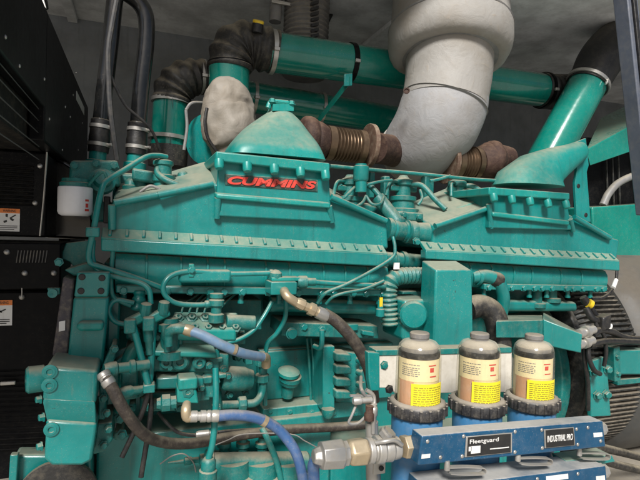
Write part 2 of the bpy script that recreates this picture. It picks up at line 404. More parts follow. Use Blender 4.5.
# chrome-edged round corner of the cover and the tucked side box
MB().tube([P(47, 152, YL-.002), P(44, 195, YL-.002), P(40, 236, YL-.002)], .0035, 6).build('edge_trim', m_steel, t)
t = thing('fan_shroud', 'glossy black fan shroud side behind the white oil filter', 'fan shroud', P(66, 200, .45))
MB().loft([P(45, 155, .40), P(57, 156, .40), P(93, 180, .40), P(93, 240, .40), P(45, 238, .40)], [P(50, 160, .9), P(60, 160, .9), P(93, 182, .9), P(93, 236, .9), P(48, 236, .9)]).build('shroud', m_blackp, t, .012)
MB().tube([P(50, 190, .385), P(50, 166, .385), P(58, 160, .385), P(92, 182, .385)], .006, 8).build('rim', m_blackp, t)
t = thing('lower_guard', 'lower black guard with slotted vent row and a second orange headed label', 'guard panel', P(20, 330, .10))
YG = .10
MB().rect(-70, 242, 61, 290, YG, .3).build('vent_panel', m_black, t, .006)
mb = MB()
for i in range(10): mb.obox((P(18+3.2*i, 251, YG)+P(17+3.2*i, 262, YG))/2+V(0,-.001,0), .0035, .006, .046, AX, AY, V(.12,0,1))
mb.build('vent_slot', mat('dusty_slot_edge', (.06, .058, .055), .6, .3, film=.3), t)
MB().rect(-70, 292, 66, 480, YG+.03, .3).build('fan_guard', m_black, t, .006)
mb = MB()
for i in range(16): mb.tube([P(-60, 372+5.2*i, YG+.02), P(0, 372+5.2*i, YG+.02), P(44, 370+5.2*i, YG+.02)], .0022, 6, 2)
mb.build('louvre', m_black, t)
MB().obox(P(8, 383, YG+.012), .05, .012, .014).build('gleam_bar', m_steel, t, .003)  # bright steel bar modelled in place of a white gleam on the louvres
bolts(t, [P(7, 252, YG), P(25, 273, YG), P(54, 273, YG), P(22, 297, YG+.03)], -AY, .011, .012, m_steel, 'bolt', 'dome')
MB().cyl(P(22, 288, YG-.004), P(22, 297, YG-.004), .002, 6).build('wire_tie', m_steel, t)
wall_label(t, -12, 300, 12.5, 326, YG+.03, 'hand')
# small fittings on top of the radiator
t = thing('terminal_block', 'small dark terminal block with bright screws at the top left edge', 'terminal block', PX(36, 5, XR))
MB().prism([(22, -6), (45, -6), (46, 3), (34, 6)], -.02, .06).build('block', m_black, t, .004)
MB().obox(P(43.5, 4, -.03), .012, .01, .032, V(1,0,.3), AY, V(-.3,0,1)).build('clip', m_steel, t, .002)
bolts(t, [P(37, 4, -.02), P(37, 8, -.02), P(36, 12, -.02)], -AY, .005, .006, m_steel, 'screw', 'dome')

# ================================================================== COOLANT PIPES top left
def coolant(cx0, cx1, pts, label, Y):
    t = thing('coolant_pipe', label, 'pipe', P(*pts[0], Y), 'black coolant pipes')
    p = [P(x, y, Y) for x, y in pts]; r = 8.0*mpp(p[0])
    MB().tube(p, r, 20, 8).build('pipe', m_blackp, t)
    a, b = p[0]+(p[0]-p[1]).normalized()*.13, p[0]+(p[1]-p[0]).normalized()*.02
    d = (b-a).normalized(); L = (b-a).length
    MB().lathe(a, d, [(0, r*1.05), (0, r*1.22), (L*.45, r*1.26), (L*.55, r*1.2), (L*.97, r*1.22), (L, r)], 24).build('rubber_sleeve', m_rubc, t)
    for f in (.18, .72):
        c = MB().lathe(a+d*(L*f), d, [(0, r*1.2), (0, r*1.32), (.016, r*1.32), (.016, r*1.2)], 24).build('hose_clamp', m_steel, t)
        q = a+d*(L*f+.008)+V(r*1.25, -r*.55, 0); MB().cyl(q-V(0,.0,0), q+V(.012,-.014,0), .007, 8).build('clamp_screw', m_steel, c)
    MB().lathe(a-d*.07, d, [(0, r*1.35), (.03, r*1.35), (.035, r*1.02), (.07, r*1.02)], 24).build('neck', m_teal, t)
coolant(0, 0, [(101, 124), (104, 95), (110, 45), (117, -20)], 'straight glossy black coolant pipe, left one of the pair', .50)
coolant(0, 0, [(138, 127), (141, 90), (146, 45), (146, 18), (139, 3), (122, -10)], 'black coolant pipe that bends over at its top, right of the straight one', .50)
hose('cable', 'thin grey cable hanging in front of the black coolant pipes', 'cable', m_dcable, [(118, -6, .36), (113, 20, .36), (108.5, 50, .36), (109, 85, .36), (111, 115, .36), (117, 160, .38)], 2.6, 8)
hose('cable', 'thin dark cable slanting across between the two black coolant pipes', 'cable', m_rubc, [(111, 76, .37), (116, 88, .38), (127, 107, .40), (150, 128, .42), (160, 150, .45)], 1.5, 8)

# ================================================================== INTAKE PIPES
def clamp(parent, a, ax, r, w=.02, screw=True, m=None):
    o = MB().lathe(a-ax*w/2, ax, [(0, r*.98), (0, r*1.05), (w, r*1.05), (w, r*.98)], 32).build('hose_clamp', m or m_steel, parent)
    if screw:
        q = a+V(0, -r*1.07, -r*.2); MB().obox(q, .03, .016, .018, ax, AY, AZ).build('clamp_screw', m_steel, o, .002)
    return o
# rear left riser with rubber elbow
t = thing('intake_riser', 'short green intake riser with black rubber elbow on top, beside the black pipes', 'intake pipe', P(169, 150, .85))
Y = .85
a, b = P(168, 148, Y), P(171, 98, Y); r = 17*mpp(a)
MB().cyl(a, b, r, 32).build('pipe', m_pipe, t)
MB().tube([P(171, 103, Y), P(173, 92, Y), P(182, 81, Y), P(196, 77, Y+.02), P(212, 78, Y+.04)], [r*1.06, r*1.1, r*1.1, r*1.02, r*.95], 28, 8, rib=(.05, .007)).build('rubber_elbow', m_rub, t)
MB().lathe(a-AZ*.1, AZ, [(0, r*.95), (.0, r*1.1), (.07, r*1.14), (.11, r*1.1), (.11, r)], 28).build('rubber_sleeve', m_rub, t)
clamp(t, P(171, 101.5, Y), (b-a).normalized(), r*1.07); clamp(t, P(168.5, 138, Y), (b-a).normalized(), r*1.1)
clamp(t, P(203, 77, Y+.03), AX, r*1.0)
bk = MB(); bk.tube([P(186, 110, Y-.2), P(187, 128, Y-.2), P(184, 150, Y-.2)], .008, 8); bk.tube([P(186, 110, Y-.2), P(192, 103, Y-.2), P(205, 103, Y-.15)], .008, 8); bk.build('stay', m_cable, t)
# the long front pipe
t = thing('intake_pipe', 'long upper green intake pipe with rubber elbow and yellow capped stub at its left end', 'intake pipe', P(270, 52, .75))
Y = .75
a, b = P(268, 51.5, Y), P(546, 91, Y); r = 19.5*mpp(P(280, 53, Y)); dx = (b-a).normalized()
MB().cyl(a, b, r, 40).build('pipe', m_pipe, t)
el = [P(230, 66, Y-.03), P(231, 55, Y-.03), P(238, 45, Y-.02), P(254, 42, Y), P(275, 51.5, Y)]
el = [P(230, 70, Y), P(231, 60, Y), P(237, 49, Y), P(251, 46, Y), P(275, 52.5, Y)]
MB().tube(el, [r*1.05, r*1.1, r*1.18, r*1.15, r*1.05], 32, 10, rib=(.055, .0075)).build('rubber_elbow', m_rub, t)
MB().cyl(P(229, 64, Y), P(229.5, 128, Y), r*1.0, 32).build('riser', m_pipe, t)
clamp(t, P(271.5, 52, Y), dx, r*1.06, .024); clamp(t, P(230, 66, Y), AZ, r*1.05, .016, False, m_black)
clamp(t, P(350, 63, Y), dx, r*1.0, .03, True, m_black)
st = P(257, 30, Y-.12); st2 = P(258, 24, Y-.12)
MB().cyl(st-AZ*.02, st2, .030, 14).build('stub', m_rubc, t)
MB().lathe(st2, V(.05,-.5,1), [(0, .026), (.004, .030), (.016, .030), (.02, .024)], 16).build('stub_cap', m_ycap, t)
MB().tube([P(540, 90, Y), P(556, 92, Y), P(572, 90, Y+.02), P(590, 78, Y+.1)], [r*1.04, r*1.08, r*1.05, r], 28, 8, rib=(.05, .003)).build('rubber_coupling', m_rubc, t)
clamp(t, P(543, 90.5, Y), dx, r*1.07, .02, True, m_black)
# strap and strut between upper and lower pipe
o = MB(); q0, q1 = P(350, 80, Y-.13), P(318, 121, Y+.15)
o.obox((q0+q1)/2, (q1-q0).length, .012, .045, q1-q0, AY, AZ); o.build('strut', m_pipe, t, .003)
MB().obox(P(348, 80, Y-.12), .05, .014, .07, V(1,0,.2)).build('strut_bracket', m_teal, t, .003)
t = thing('intake_pipe', 'lower green intake pipe running behind the strut', 'intake pipe', P(250, 97, 1.05))
Y = 1.05
a, b = P(243, 96, Y), P(470, 132, Y); r = 15.0*mpp(P(280, 100, Y)); dx = (b-a).normalized()
MB().cyl(a, b, r, 36).build('pipe', m_pipe, t); clamp(t, P(321, 108, Y), dx, r, .02); clamp(t, P(254, 98, Y), dx, r, .02)
# right diagonal riser
t = thing('intake_riser', 'slanting green intake pipe with black rubber elbow under the roof at right', 'intake pipe', P(555, 150, .55))
Y = .55
a, b = P(549, 155, Y), P(590, 80, Y); r = 18.5*mpp(P(570, 110, Y)); d = (b-a).normalized()
MB().cyl(a-d*.1, b, r, 36).build('pipe', m_pipe, t)
MB().tube([P(587, 86, Y), P(592, 76, Y), P(602, 58, Y), P(619, 40, Y+.02), P(650, 22, Y+.06)], [r*1.08, r*1.1, r*1.2, r*1.18, r*1.1], 32, 8).build('rubber_elbow', m_rubc, t)
clamp(t, P(588, 83.5, Y), d, r*1.1, .022)

# ================================================================== CEILING DUCT
t = thing('ceiling_duct', 'dusty grey flexible duct hanging behind the upper intake pipe', 'duct', P(305, 30, 1.3))
a, b = P(308, -13, 1.0), P(304, 77, 1.0); r = 22*mpp(a)
MB().tube([a, (a+b)/2, b], r, 28, 4, rib=(.03, .006)).build('flexible_duct', m_duct, t)
mb = MB()
for i in range(16): mb.obox(P(307, -8+5.2*i, 1.0)+V(0, -r*1.04, 0), .05, .02, .018, V(1,0,.4))
mb.build('lacing', m_rubc, t)
MB().cyl(P(277, -13, 1.0), P(275, 22, 1.0), 6*mpp(a), 14).build('conduit', m_cable, t)
MB().obox(P(281, 3, .95), .12, .02, .02).build('conduit_clip', m_steel, t, .003)
hose('cable', 'dark cable drooping from the ceiling right of the flexible duct', 'cable', m_rubc, [(340, -8, 1.2), (333, 10, 1.2), (326, 25, 1.2), (320, 45, 1.2)], 2.2, 8)

# ================================================================== EXHAUST with insulation cloth
t = thing('exhaust_elbow', 'large exhaust elbow wrapped in pale insulation cloth, hanging at top centre', 'exhaust pipe', P(445, 80, .5))
Y = .42
sc = mpp(P(447, 60, Y))
ax = V(-.10, -.20, -1).normalized(); bt = P(449.5, 61, Y); L = .85; top = bt-ax*L
MB().lathe(top, ax, [(0, 56*sc), (L*.50, 58*sc), (L-36*sc, 59*sc), (L-33*sc, 61*sc), (L-28*sc, 61.5*sc), (L-18*sc, 61.5*sc), (L-10*sc, 60*sc), (L-4*sc, 57*sc), (L-1*sc, 53*sc), (L, 48*sc), (L-1*sc, 44*sc), (L-6*sc, 40*sc)], 64).jitter(.005, 7).build('collar_cloth', m_fab, t)
mb = MB()
mb.lathe(top+ax*(L-30.5*sc), ax, [(-.006, 61.5*sc), (0, 61.5*sc+.004), (.006, 61.5*sc)], 64)
mb.lathe(top+ax*(L-1*sc), ax, [(-.005, 47*sc), (0, 48*sc), (.004, 46*sc)], 64)
mb.build('collar_seam', m_cable, t)
path = [(451, 36, Y, 43), (449, 62, Y, 43), (447, 84, Y-.01, 42), (444, 105, Y-.02, 41.5)]
MB().tube([P(x, y, d) for x, y, d, _ in path], [q*sc for *_, q in path], 48, 10).jitter(.004, 8).build('upper_cloth', m_fab, t)
path = [(447.6, 90, Y-.012, 40), (445, 102, Y-.015, 41.6), (438.5, 120, Y+.0, 42), (428, 137, Y+.07, 40.5), (417, 149, Y+.16, 38), (409, 156, Y+.25, 34)]
MB().tube([P(x, y, d) for x, y, d, _ in path], [q*sc for *_, q in path], 48, 10).jitter(.005, 8).build('lower_cloth', m_fab2, t)
hd = (P(409, 156, Y+.25)-P(424, 142, Y+.10)).normalized()
MB().lathe(P(411, 154.3, Y+.225), hd, [(-.010, 34*sc), (0, 37*sc), (.010, 34*sc)], 48).build('hem', m_fab, t)
d = (P(441, 112, Y-.03)-P(446, 95, Y-.03)).normalized()
MB().lathe(P(444.3, 104, Y-.02), d, [(-.005, 41*sc), (0, 42.8*sc), (.005, 41*sc)], 48).jitter(.004, 8).build('seam', m_cable, t)
g = P(406.5, 91, Y-.17)
MB().lathe(g, V(-.45,-1,.1), [(0, .016), (.006, .017), (.008, .011), (.002, .008)], 16).build('grommet', m_rust, t)
path = [P(374, 148, .42), P(388, 150, .50), P(410, 155, .62), P(436, 162, .54), P(450, 165, .42)]
MB().tube(path, [.082, .085, .10, .085, .07], 24, 6).build('exhaust_tee', m_rust, t)

def bellows(label, Y, fl, rng, parts):
    t = thing('exhaust_bellows', label, 'exhaust bellows', P(fl[0], fl[1], Y), 'corrugated exhaust bellows')
    s = mpp(P(fl[0], fl[1], Y))
    a, b = P(*parts[0], Y), P(*parts[1], Y); ax = (b-a).normalized()
    MB().tube([a-ax*.01, b+ax*.01], 15.3*s, 32, 1, rib=(.018, .0068)).build('bellows', m_bellow, t)
    for q, w in ((a, .035), (b, .03)): MB().lathe(q-ax*w/2, ax, [(0, 14*s), (0, 16.5*s), (w, 16.5*s), (w, 14*s)], 32).build('end_band', m_bellow, t)
    MB().lathe(P(*fl, Y)-ax*.012, ax, [(0, 13*s), (0, 22*s), (.024, 22*s), (.024, 13*s)], 32).build('flange', mat('pale_rust_flange', (.11, .062, .040), .7, .4, film=.3, bump=.4), t, .003)
    MB().tube([P(*rng[0], Y), P(*rng[1], Y), P(*rng[2], Y), P(*rng[3], Y)], [12*s, 15*s, 19*s, 15*s], 32, 6).build('turbine_outlet', m_rust, t)
    c = P(*rng[4], Y); m2 = MB()
    u, w = AZ, ax.cross(AZ).normalized(); u = w.cross(ax)
    m2.tube([c+(u*math.cos(k)+w*math.sin(k))*rng[5]*s for k in [2*math.pi*i/24 for i in range(25)]], rng[6]*s, 16, 2); m2.jitter(.004, 20).build('volute', m_rust, t)
bellows('corrugated exhaust bellows left of the wrapped elbow, next to the badged bell', .38, (369, 146), ((300, 140), (308, 140), (316, 141), (326, 143), (308, 139), 13, 9), ((329, 143), (360, 147)))
bellows('corrugated exhaust bellows right of the wrapped elbow', .40, (447, 162), ((510, 159), (500, 159), (489, 161), (478, 162), (491, 160), 11, 9), ((455, 162), (474, 163)))
t = thing('turbo_blanket', 'wrinkled grey insulation blanket below the left green intake riser', 'insulation blanket', P(228, 122, .6))
Y = .60; s = mpp(P(228, 120, Y))
MB().tube([P(228, 97, Y+.04), P(228, 100, Y), P(228, 112, Y), P(229, 126, Y-.02), P(233, 142, Y), P(238, 160, Y)], [17*s, 23.5*s, 26*s, 26.5*s, 25*s, 19*s], 64, 12).jitter(.013, 10).jitter(.010, 20).jitter(.004, 45).build('blanket', m_blanket, t)
u = [(207, 108), (205, 122), (208, 138), (218, 153)]
MB().tube([P(x, y, Y-.09) for x, y in u], .008, 8, 6).build('blanket_seam', m_rubc, t)
MB().lathe(P(208, 140, Y+.1), V(-.8,-.7,-.1), [(-.1, .11), (.0, .13), (.03, .13), (.04, .09)], 24).build('turbo_rim', m_teal, t)

# ================================================================== ENGINE BLOCK
t = thing('engine_block', 'teal engine block standing behind pumps, hoses and filters', 'engine', P(340, 400, .5))
E0, E1 = P(108, 300, .32), P(538, 300, .32)
MB().box3(E0.x, .34, .35, E1.x, 1.25, 1.36).build('crankcase', m_teal, t, .01)
MB().box3(E0.x+.15, .45, 1.35, E1.x-.25, 1.15, 1.66).build('cylinder_heads', m_cast, t, .02)
# crankcase doors and lower side
MB().rect(258, 346, 392, 404, .30, .06).build('side_cover', m_teal, t, .006)
MB().rect(262, 350, 322, 398, .285, .02).build('access_door', m_teal, t, .006)
MB().rect(263, 404, 368, 421, .18, .2).build('foot_rail', m_teal, t, .006)
bolts(t, [P(x, 411+.6*i, .18) for i, x in enumerate((270, 290, 312, 334, 356))], -AY, .010, .009, m_teal)
MB().rect(96, 426, 330, 520, .14, .3).build('oil_pan', m_teal, t, .01)
MB().rect(330, 430, 560, 520, .20, .3).build('oil_pan', m_teal, t, .01)
# cam follower rail with dusty top
MB().prism([(282, 322), (378, 326), (379, 339), (281, 336)], .08, .2).build('cam_cover', m_cast, t, .005)
MB().prism([(118, 300), (262, 300), (262, 330), (118, 330)], .16, .2).build('cam_cover', m_cast, t, .005)
bolts(t, [P(x, y, .08) for x, y in ((291, 331), (304, 327), (322, 329), (345, 333), (366, 334))], -AY, .014, .012, m_teal)
o = MB().lathe(P(291, 333, .08), -AY, [(0, .026), (.012, .026), (.014, .022), (.024, .02)], 16).build('plug', m_teal, t)
MB().obox(P(352, 327, .08), .05, .03, .03).build('lug', m_teal, t, .004)
MB().obox(P(367, 333, .07), .06, .03, .02, V(1,0,-.2)).build('lug', m_teal, t, .004)
# oil filler
o = MB().lathe(P(287, 396, .24), V(.05,-.28,1), [(0, .028), (.06, .03), (.07, .045), (.085, .048), (.09, .052), (.11, .052), (.114, .044)], 20).build('oil_filler', m_cast, t)
MB().lathe(P(288.5, 374, .20), V(.05,-.28,1), [(0, .05), (.015, .051), (.025, .036), (.03, .01)], 20).build('filler_cap', m_bell, o)
# left side upper fill
MB().rect(104, 262, 125, 300, .20, .3).build('end_cover', m_cast, t, .006)
for k, (x, y) in enumerate(((420, 305), (440, 330), (470, 310), (540, 340))):
    MB().rect(x-18, y-14, x+18, y+24, .22+.01*k, .2).build('web', m_cast, t, .006)
MB().prism([(268, 302), (388, 307), (388, 316), (268, 312)], .2, .1).build('ledge', m_teal, t, .004)

# ================================================================== AFTERCOOLERS
def curved_side(x0, x1, zt0, zt1, h, Y, bulge):
    prof = [(0, 0), (bulge*.7, -.08), (bulge, -.25), (bulge*1.05, -.5), (bulge*.9, -.75), (bulge*.5, -.95), (.0, -1.0)]
    L = lambda x, zt: [V(x, Y-b, zt+h*k) for b, k in prof]+[V(x, Y+.3, zt-h), V(x, Y+.3, zt)]
    n = 24
    return MB().loft(*[L(x0+(x1-x0)*i/n, zt0+(zt1-zt0)*i/n) for i in range(n+1)])
def aftercooler(name, label, front, roof, fl, nb, ribs, rise, badge, bosses, low, rowb):
    """front: face outline; fl: flange corners TL TR BR BL; ribs: columns of ribs below; rise: stepped centre piece"""
    t = thing(name, label, 'aftercooler', P(front[0][0], front[0][1], 0))
    a = [P(x, y, .03) for x, y in front]
    b = [P(x, y, .03)+V(0, .36, d) for (x, y), d in zip(front, roof)]
    MB().loft(a, b).build('housing', m_teal, t, .012, seg=3)
    # flange lip with dusty sloped ledge
    q = [P(x, y, -.02) for x, y in fl]
    MB().loft(q, [v+V(0, .05, 0) for v in q]).build('flange', m_teal, t, .006)
    led = [q[0], q[1], q[1]+V(0, .055, .040), q[0]+V(0, .055, .040)]
    MB().loft(led, [led[0]-AZ*.01+V(0,.02,0), led[1]-AZ*.01+V(0,.02,0), led[2]-AZ*.02, led[3]-AZ*.02]).build('ledge', m_bell, t, .003)
    dv = (q[1]-q[0]); nrm = V(0, -.04, .055).normalized()
    pts = [q[0]+dv*((i+.5)/nb)+V(0, .024, .022) for i in range(nb)]
    f = None
    for p in pts:
        if f is None:
            mb = MB(); e = dv.normalized(); n2 = V(0,-.6,.8)
            mb.obox(V(0,0,0), dv.length/nb*.2, .040, .013, e, e.cross(n2), n2)
            f = mb.build('flange_bolt', m_teal, t, .003); f.location = p-WL[t.name]; f.data.transform(Matrix.Translation(WL[t.name]))
        else:
            g = f.copy(); COL.objects.link(g); g.parent = t; g.location = p-WL[t.name]
    # curved lower manifold with ribs
    x0, x1 = P(low[0], low[1], .06), P(low[2], low[3], .06)
    h = mpp((x0+x1)/2)*low[4]
    c = curved_side(x0.x, x1.x, x0.z, x1.z, h, .08, .05).build('lower_manifold', m_teal, t)
    for x in ribs:
        mb = MB()
        s = (x-low[0])/(low[2]-low[0]); p = x0.lerp(x1, s)
        pr = [(.0, 0), (.036, -.08), (.056, -.25), (.058, -.5), (.05, -.75), (.03, -.95), (0, -1)]
        l = [V(p.x, .08-u, p.z+h*k) for u, k in pr]
        mb.loft([v-AX*.005 for v in l], [v+AX*.005 for v in l]).build('rib', m_teal, c, .002)
    # bottom bolt flange
    a, b = P(rowb[0], rowb[1], .05), P(rowb[2], rowb[3], .05)
    MB().obox((a+b)/2, (b-a).length, .07, .030, b-a, AY, AZ).build('bottom_flange', m_teal, t, .005)
    n = rowb[4]; rr = random.Random(3)
    pp = [a.lerp(b, (i+.5+rr.uniform(-.25, .25))/n) for i in range(n)]
    bolts(t, [p+V(0, -.03, -.004) for p in pp], -AY, .014, .016, m_teal)
    for p in pp[::2]: MB().lathe(p+V(0, 0, -.055), AZ, [(0, .014), (.012, .014), (.012, .011), (.05, .011)], 10).build('stud', m_teal, t)
    # stepped riser
    st, sb, ledge = rise['top'], rise['base'], rise['ledge']
    pr = [P(x, y, -.0) for x, y in (st[0], st[1], sb[1], sb[0])]
    MB().loft(pr, [v+V(0, .34, 0) for v in pr]).build('riser', m_teal, t, .006)
    fq = [P(x, y, -.035) for x, y in rise['flange']]
    MB().loft(fq, [v+V(0, .40, 0) for v in fq]).build('bell_flange', m_bell, t, .006)
    lq = [P(x, y, -.02) for x, y in ledge]
    MB().loft(lq, [v+V(0, .1, .02) for v in lq]).build('ledge', m_bell, t, .008)
    for (x0_, y0_, x1_, y1_) in rise['frame']:
        MB().tube([P(x0_, y0_, -.005), P(x1_, y1_, .015)], .014, 10, 1).build('bead', m_teal, t)
    for x, y in bosses:
        p = P(x, y, -.035); g = MB(); g.lathe(p+V(0,0,.022), V(0,-.35,-1), [(0, .019), (.026, .019), (.036, .015), (.040, 0)], 14); g.build('boss', m_bell, t)
    for x, y in bosses[::1]:
        p = P(x, y-9, -.02); MB().lathe(p, AZ, [(-.02, .016), (.010, .016), (.014, .012)], 6).build('bolt', m_bell, t)
    return t

t = aftercooler('aftercooler', 'left teal aftercooler housing with bell shaped inlet and red lettered badge',
    [(112, 231), (112, 203), (158, 195), (214, 183), (330, 196), (387, 221), (389, 249)], [0, .10, .11, .13, .13, .10, 0],
    [(101, 238), (388, 254), (389, 267), (101, 251)], 20, [142, 172, 196, 212, 252, 276, 312, 336, 362],
    dict(top=[(218, 160), (329, 172)], base=[(216, 216), (332, 222)], ledge=[(216, 193), (331, 203), (331, 209), (216, 199)],
         flange=[(216, 151), (330, 163), (330, 173), (216, 161)], frame=[(218, 198, 217, 218), (329, 206, 332, 222), (112, 205, 112, 229), (331, 197, 386, 221), (114, 203, 158, 195), (158, 195, 213, 184)]),
    True, [(219, 166), (247, 169), (274, 171), (300, 174), (325, 177)], (116, 250, 386, 265, 36), (116, 288, 386, 292, 15))
# name badge
bq = [P(x, y, -.004) for x, y in ((225, 174), (318, 180), (318, 192), (225, 185))]
bd = MB().loft(bq, [v+V(0, .006, 0) for v in bq]).build('name_badge', mat('dark_badge_rim', (.03, .12, .10), .5, .5, film=.3), t, .002)
rt = (bq[1]-bq[0]); c = sum(bq, Vector())/4+V(0, -.0005, 0)
iq = [c+(v-c)*.965 for v in bq]; iq = [V(v.x, bq[0].y-.0012, c.z+(v.z-c.z)*.93) for v in iq]
MB().loft(iq, [v+V(0, .001, 0) for v in iq]).build('plate', mat('dark_badge_ground', (.02, .045, .04), .5, .4, film=.2), bd)
text(bd, 'lettering', 'CUMMINS', c+V(0, -.001, 0), rt, AZ, (bq[1]-bq[0]).length*.955, (bq[0].z-bq[3].z)*.76, m_red, .004, shear=.25, bold=.045)
# the bell
def ell(c, rx, ry, n=32, e=2.0, ax=AX, ay=AY):
    out = []
    for i in range(n):
        a = 2*math.pi*i/n; ca, sa = math.cos(a), math.sin(a)
        out.append(c+ax*(rx*math.copysign(abs(ca)**(2/e), ca))+ay*(ry*math.copysign(abs(sa)**(2/e), sa)))
    return out
def bell(t, secs, m):
    mb = MB(); L = []
    for xl, xr, y, Yc, ry, e in secs:
        a, b = P(xl, y, Yc), P(xr, y, Yc); L.append(ell((a+b)/2, (b-a).length/2, ry, 40, e))
    k = [L[0]]
    for i in range(len(L)-1):
        q = [L[max(i-1, 0)], L[i], L[i+1], L[min(i+2, len(L)-1)]]
        for s in range(1, 7):
            u = s/6; k.append([.5*((2*b)+(c-a)*u+(2*a-5*b+4*c-d)*u*u+(3*b-a-3*c+d)*u**3) for a, b, c, d in zip(*q)])
    return mb.loft(*k).build('bell', m, t)
b0 = bell(t, [(226, 318, 160, .14, .155, 6), (228, 316, 152, .145, .15, 5), (234, 313, 143, .17, .135, 4), (244, 306, 132, .20, .115, 3.2), (258, 299, 121, .225, .085, 2.6), (267, 293, 114, .24, .06, 2.2), (269, 292, 109, .25, .055, 2)], m_bell)
mb = MB(); c = P(280, 109, .24)
mb.obox(c+V(.0,-.02,-.006), .10, .08, .03, V(1,.1,.12)); mb.lathe(c+V(.015,0,.0), V(.2,-.1,1), [(0, .03), (.02, .032), (.024, .02), (.03, .018)], 8)
for k in range(2): mb.hexb(c+V(-.05+.09*k, -.05, .012), AZ, .013, .018)
mb.build('inlet_flange', m_bell, t)
MB().tube([P(268, 108, .2), P(272, 102, .2), P(288, 103, .2)], .012, 8).build('lifting_eye', m_bell, t)

t = aftercooler('aftercooler', 'right teal aftercooler housing with sideways inlet duct and no badge',
    [(432, 249), (434, 226), (487, 209), (490, 203), (572, 216), (611, 238), (620, 240), (617, 261)], [0, .10, .13, .13, .13, .09, .05, 0],
    [(426, 250), (620, 261), (620, 271), (426, 259)], 20, [463, 483, 504, 522, 552, 574],
    dict(top=[(491, 193), (567, 200)], base=[(489, 228), (572, 230)], ledge=[(493, 212), (570, 221), (570, 226), (493, 217)],
         flange=[(489, 187), (570, 193), (570, 200), (489, 195)], frame=[(489, 204, 491, 228), (570, 219, 573, 231), (435, 226, 486, 209), (574, 217, 610, 238)]),
    False, [(493, 199), (511, 201), (529, 203), (547, 205), (565, 206)], (430, 258, 603, 269, 26), (480, 286, 602, 288, 12))
# sideways inlet duct
mb = MB(); L = []
for x, y, Y, rx, rz in ((528, 186, .17, .20, .14), (530, 178, .19, .185, .13), (540, 170, .22, .14, .105), (555, 163, .25, .10, .085), (568, 157, .28, .075, .07), (577, 152, .30, .062, .06), (580, 150, .31, .05, .05)):
    L.append((P(x, y, Y), rx, rz))
sec = []
dirs = [V(0,0,1), V(.15,0,1), V(.5,.1,.8), V(.8,.2,.6), V(.9,.25,.45), V(.9,.25,.45), V(.9,.25,.45)]
for (c, rx, rz), d in zip(L, dirs):
    d.normalize(); w = AY; u = w.cross(d).normalized()
    sec.append(ell(c, rx, rz, 32, 2.4, u, d.cross(u).normalized()))
mb.loft(*sec); MBo = mb.build('inlet_duct', m_bell, t)
MB().loft([P(x, y, .12) for x, y in ((436, 217), (487, 197), (489, 209), (437, 226))], [P(x, y, .12)+V(0, .22, .05) for x, y in ((436, 217), (487, 197), (489, 209), (437, 226))]).build('shoulder', m_bell, t, .012)

# ================================================================== COUPLINGS between the aftercoolers
t = thing('cross_pipe', 'short teal cross pipe with clamps joining the two aftercoolers', 'pipe', P(405, 232, .1))
a, b = P(386, 229, .10), P(440, 236, .10); ax = (b-a).normalized(); r = 10.5*mpp(a)
MB().lathe(a, ax, [(0, r*1.1), (.02, r*1.1), (.022, r*.92), (.10, r*.92), (.105, r*1.15), (.115, r*1.15), (.12, r), (.135, r*1.12), (.15, r*1.12), (.155, r*1.0), (.25, r*1.25)], 28).build('pipe', m_cast, t)
for f in (.03, .09): MB().lathe(a+ax*f, ax, [(0, r*.9), (0, r*.99), (.012, r*.99), (.012, r*.9)], 28).build('clamp', m_teal, t)
MB().hexb(P(416, 241, .02), V(-.2, -1, -.2), .014, .03).build('clamp_bolt', m_teal, t)
t = thing('cross_pipe', 'lower teal cross pipe beside the small white tag, above the ribbed hose', 'pipe', P(402, 260, .12))
a, b = P(384, 259, .14), P(424, 263, .14); ax = (b-a).normalized(); r = 9*mpp(a)
MB().lathe(a, ax, [(0, r*.85), (.05, r*.85), (.05, r), (.065, r), (.065, r*.9), (.09, r*.9), (.09, r*1.1), (.11, r*1.1), (.11, r*.95), (.22, r*.95)], 24).build('pipe', m_cast, t)
MB().obox(P(396.5, 266, .0), .030, .003, .030).build('tag', m_lwhite, t)
tag(MB().tube([P(390, 325, .02), P(389, 305, .02), P(389, 288, .02), P(395, 278, .02), P(409, 275.5, .03), P(436, 276, .05)], 8*mpp(P(390, 300, .02)), 20, 8, rib=(.022, .004)).build('ribbed_hose', m_cast), 'teal painted ribbed hose bending down left of the box cover', 'hose')
MB
t = thing('box_cover', 'plain teal box cover with dusty top in front of the right aftercooler', 'cover', P(452, 300, -.12))
MB().prism([(436, 270), (472, 270), (474, 351), (433, 350)], -.14, .12, .035).build('box', m_teal, t, .008)
MB().prism([(404, 300), (434, 299), (434, 349), (402, 340)], -.05, .2).build('side_housing', m_teal, t, .014)
MB().lathe(P(412, 314, -.05), V(-.3, -1, 0), [(0, .062), (.03, .062), (.04, .054), (.042, .0)], 24).build('plug', m_teal, t)
hose('radiator_hose', 'thick black elbow hose behind the middle filter bowl', 'hose', m_rub, [(468, 309, .0), (480, 306, .0), (492, 312, -.02), (498, 328, -.04), (500, 352, -.05)], 11.5, 24)
t = thing('bent_pipe', 'teal bent pipe with dark joint looping right of the box cover', 'pipe', P(480, 278, .02))
p = [P(472, 277, .05), P(486, 276, .03), P(498, 282, .02), (P(503, 298, .03)), P(500, 318, .06)]
MB().tube(p, 6.8*mpp(p[1]), 18, 8).build('pipe', m_teal, t)
MB().lathe(P(492, 278, .025), V(1,-.05,-.35), [(0, .036), (.03, .040), (.05, .036)], 16).build('joint', m_rub, t)
MB().lathe(P(476, 277, .045), AX, [(0, .04), (.015, .042), (.02, .036)], 16).build('collar', m_teal, t)

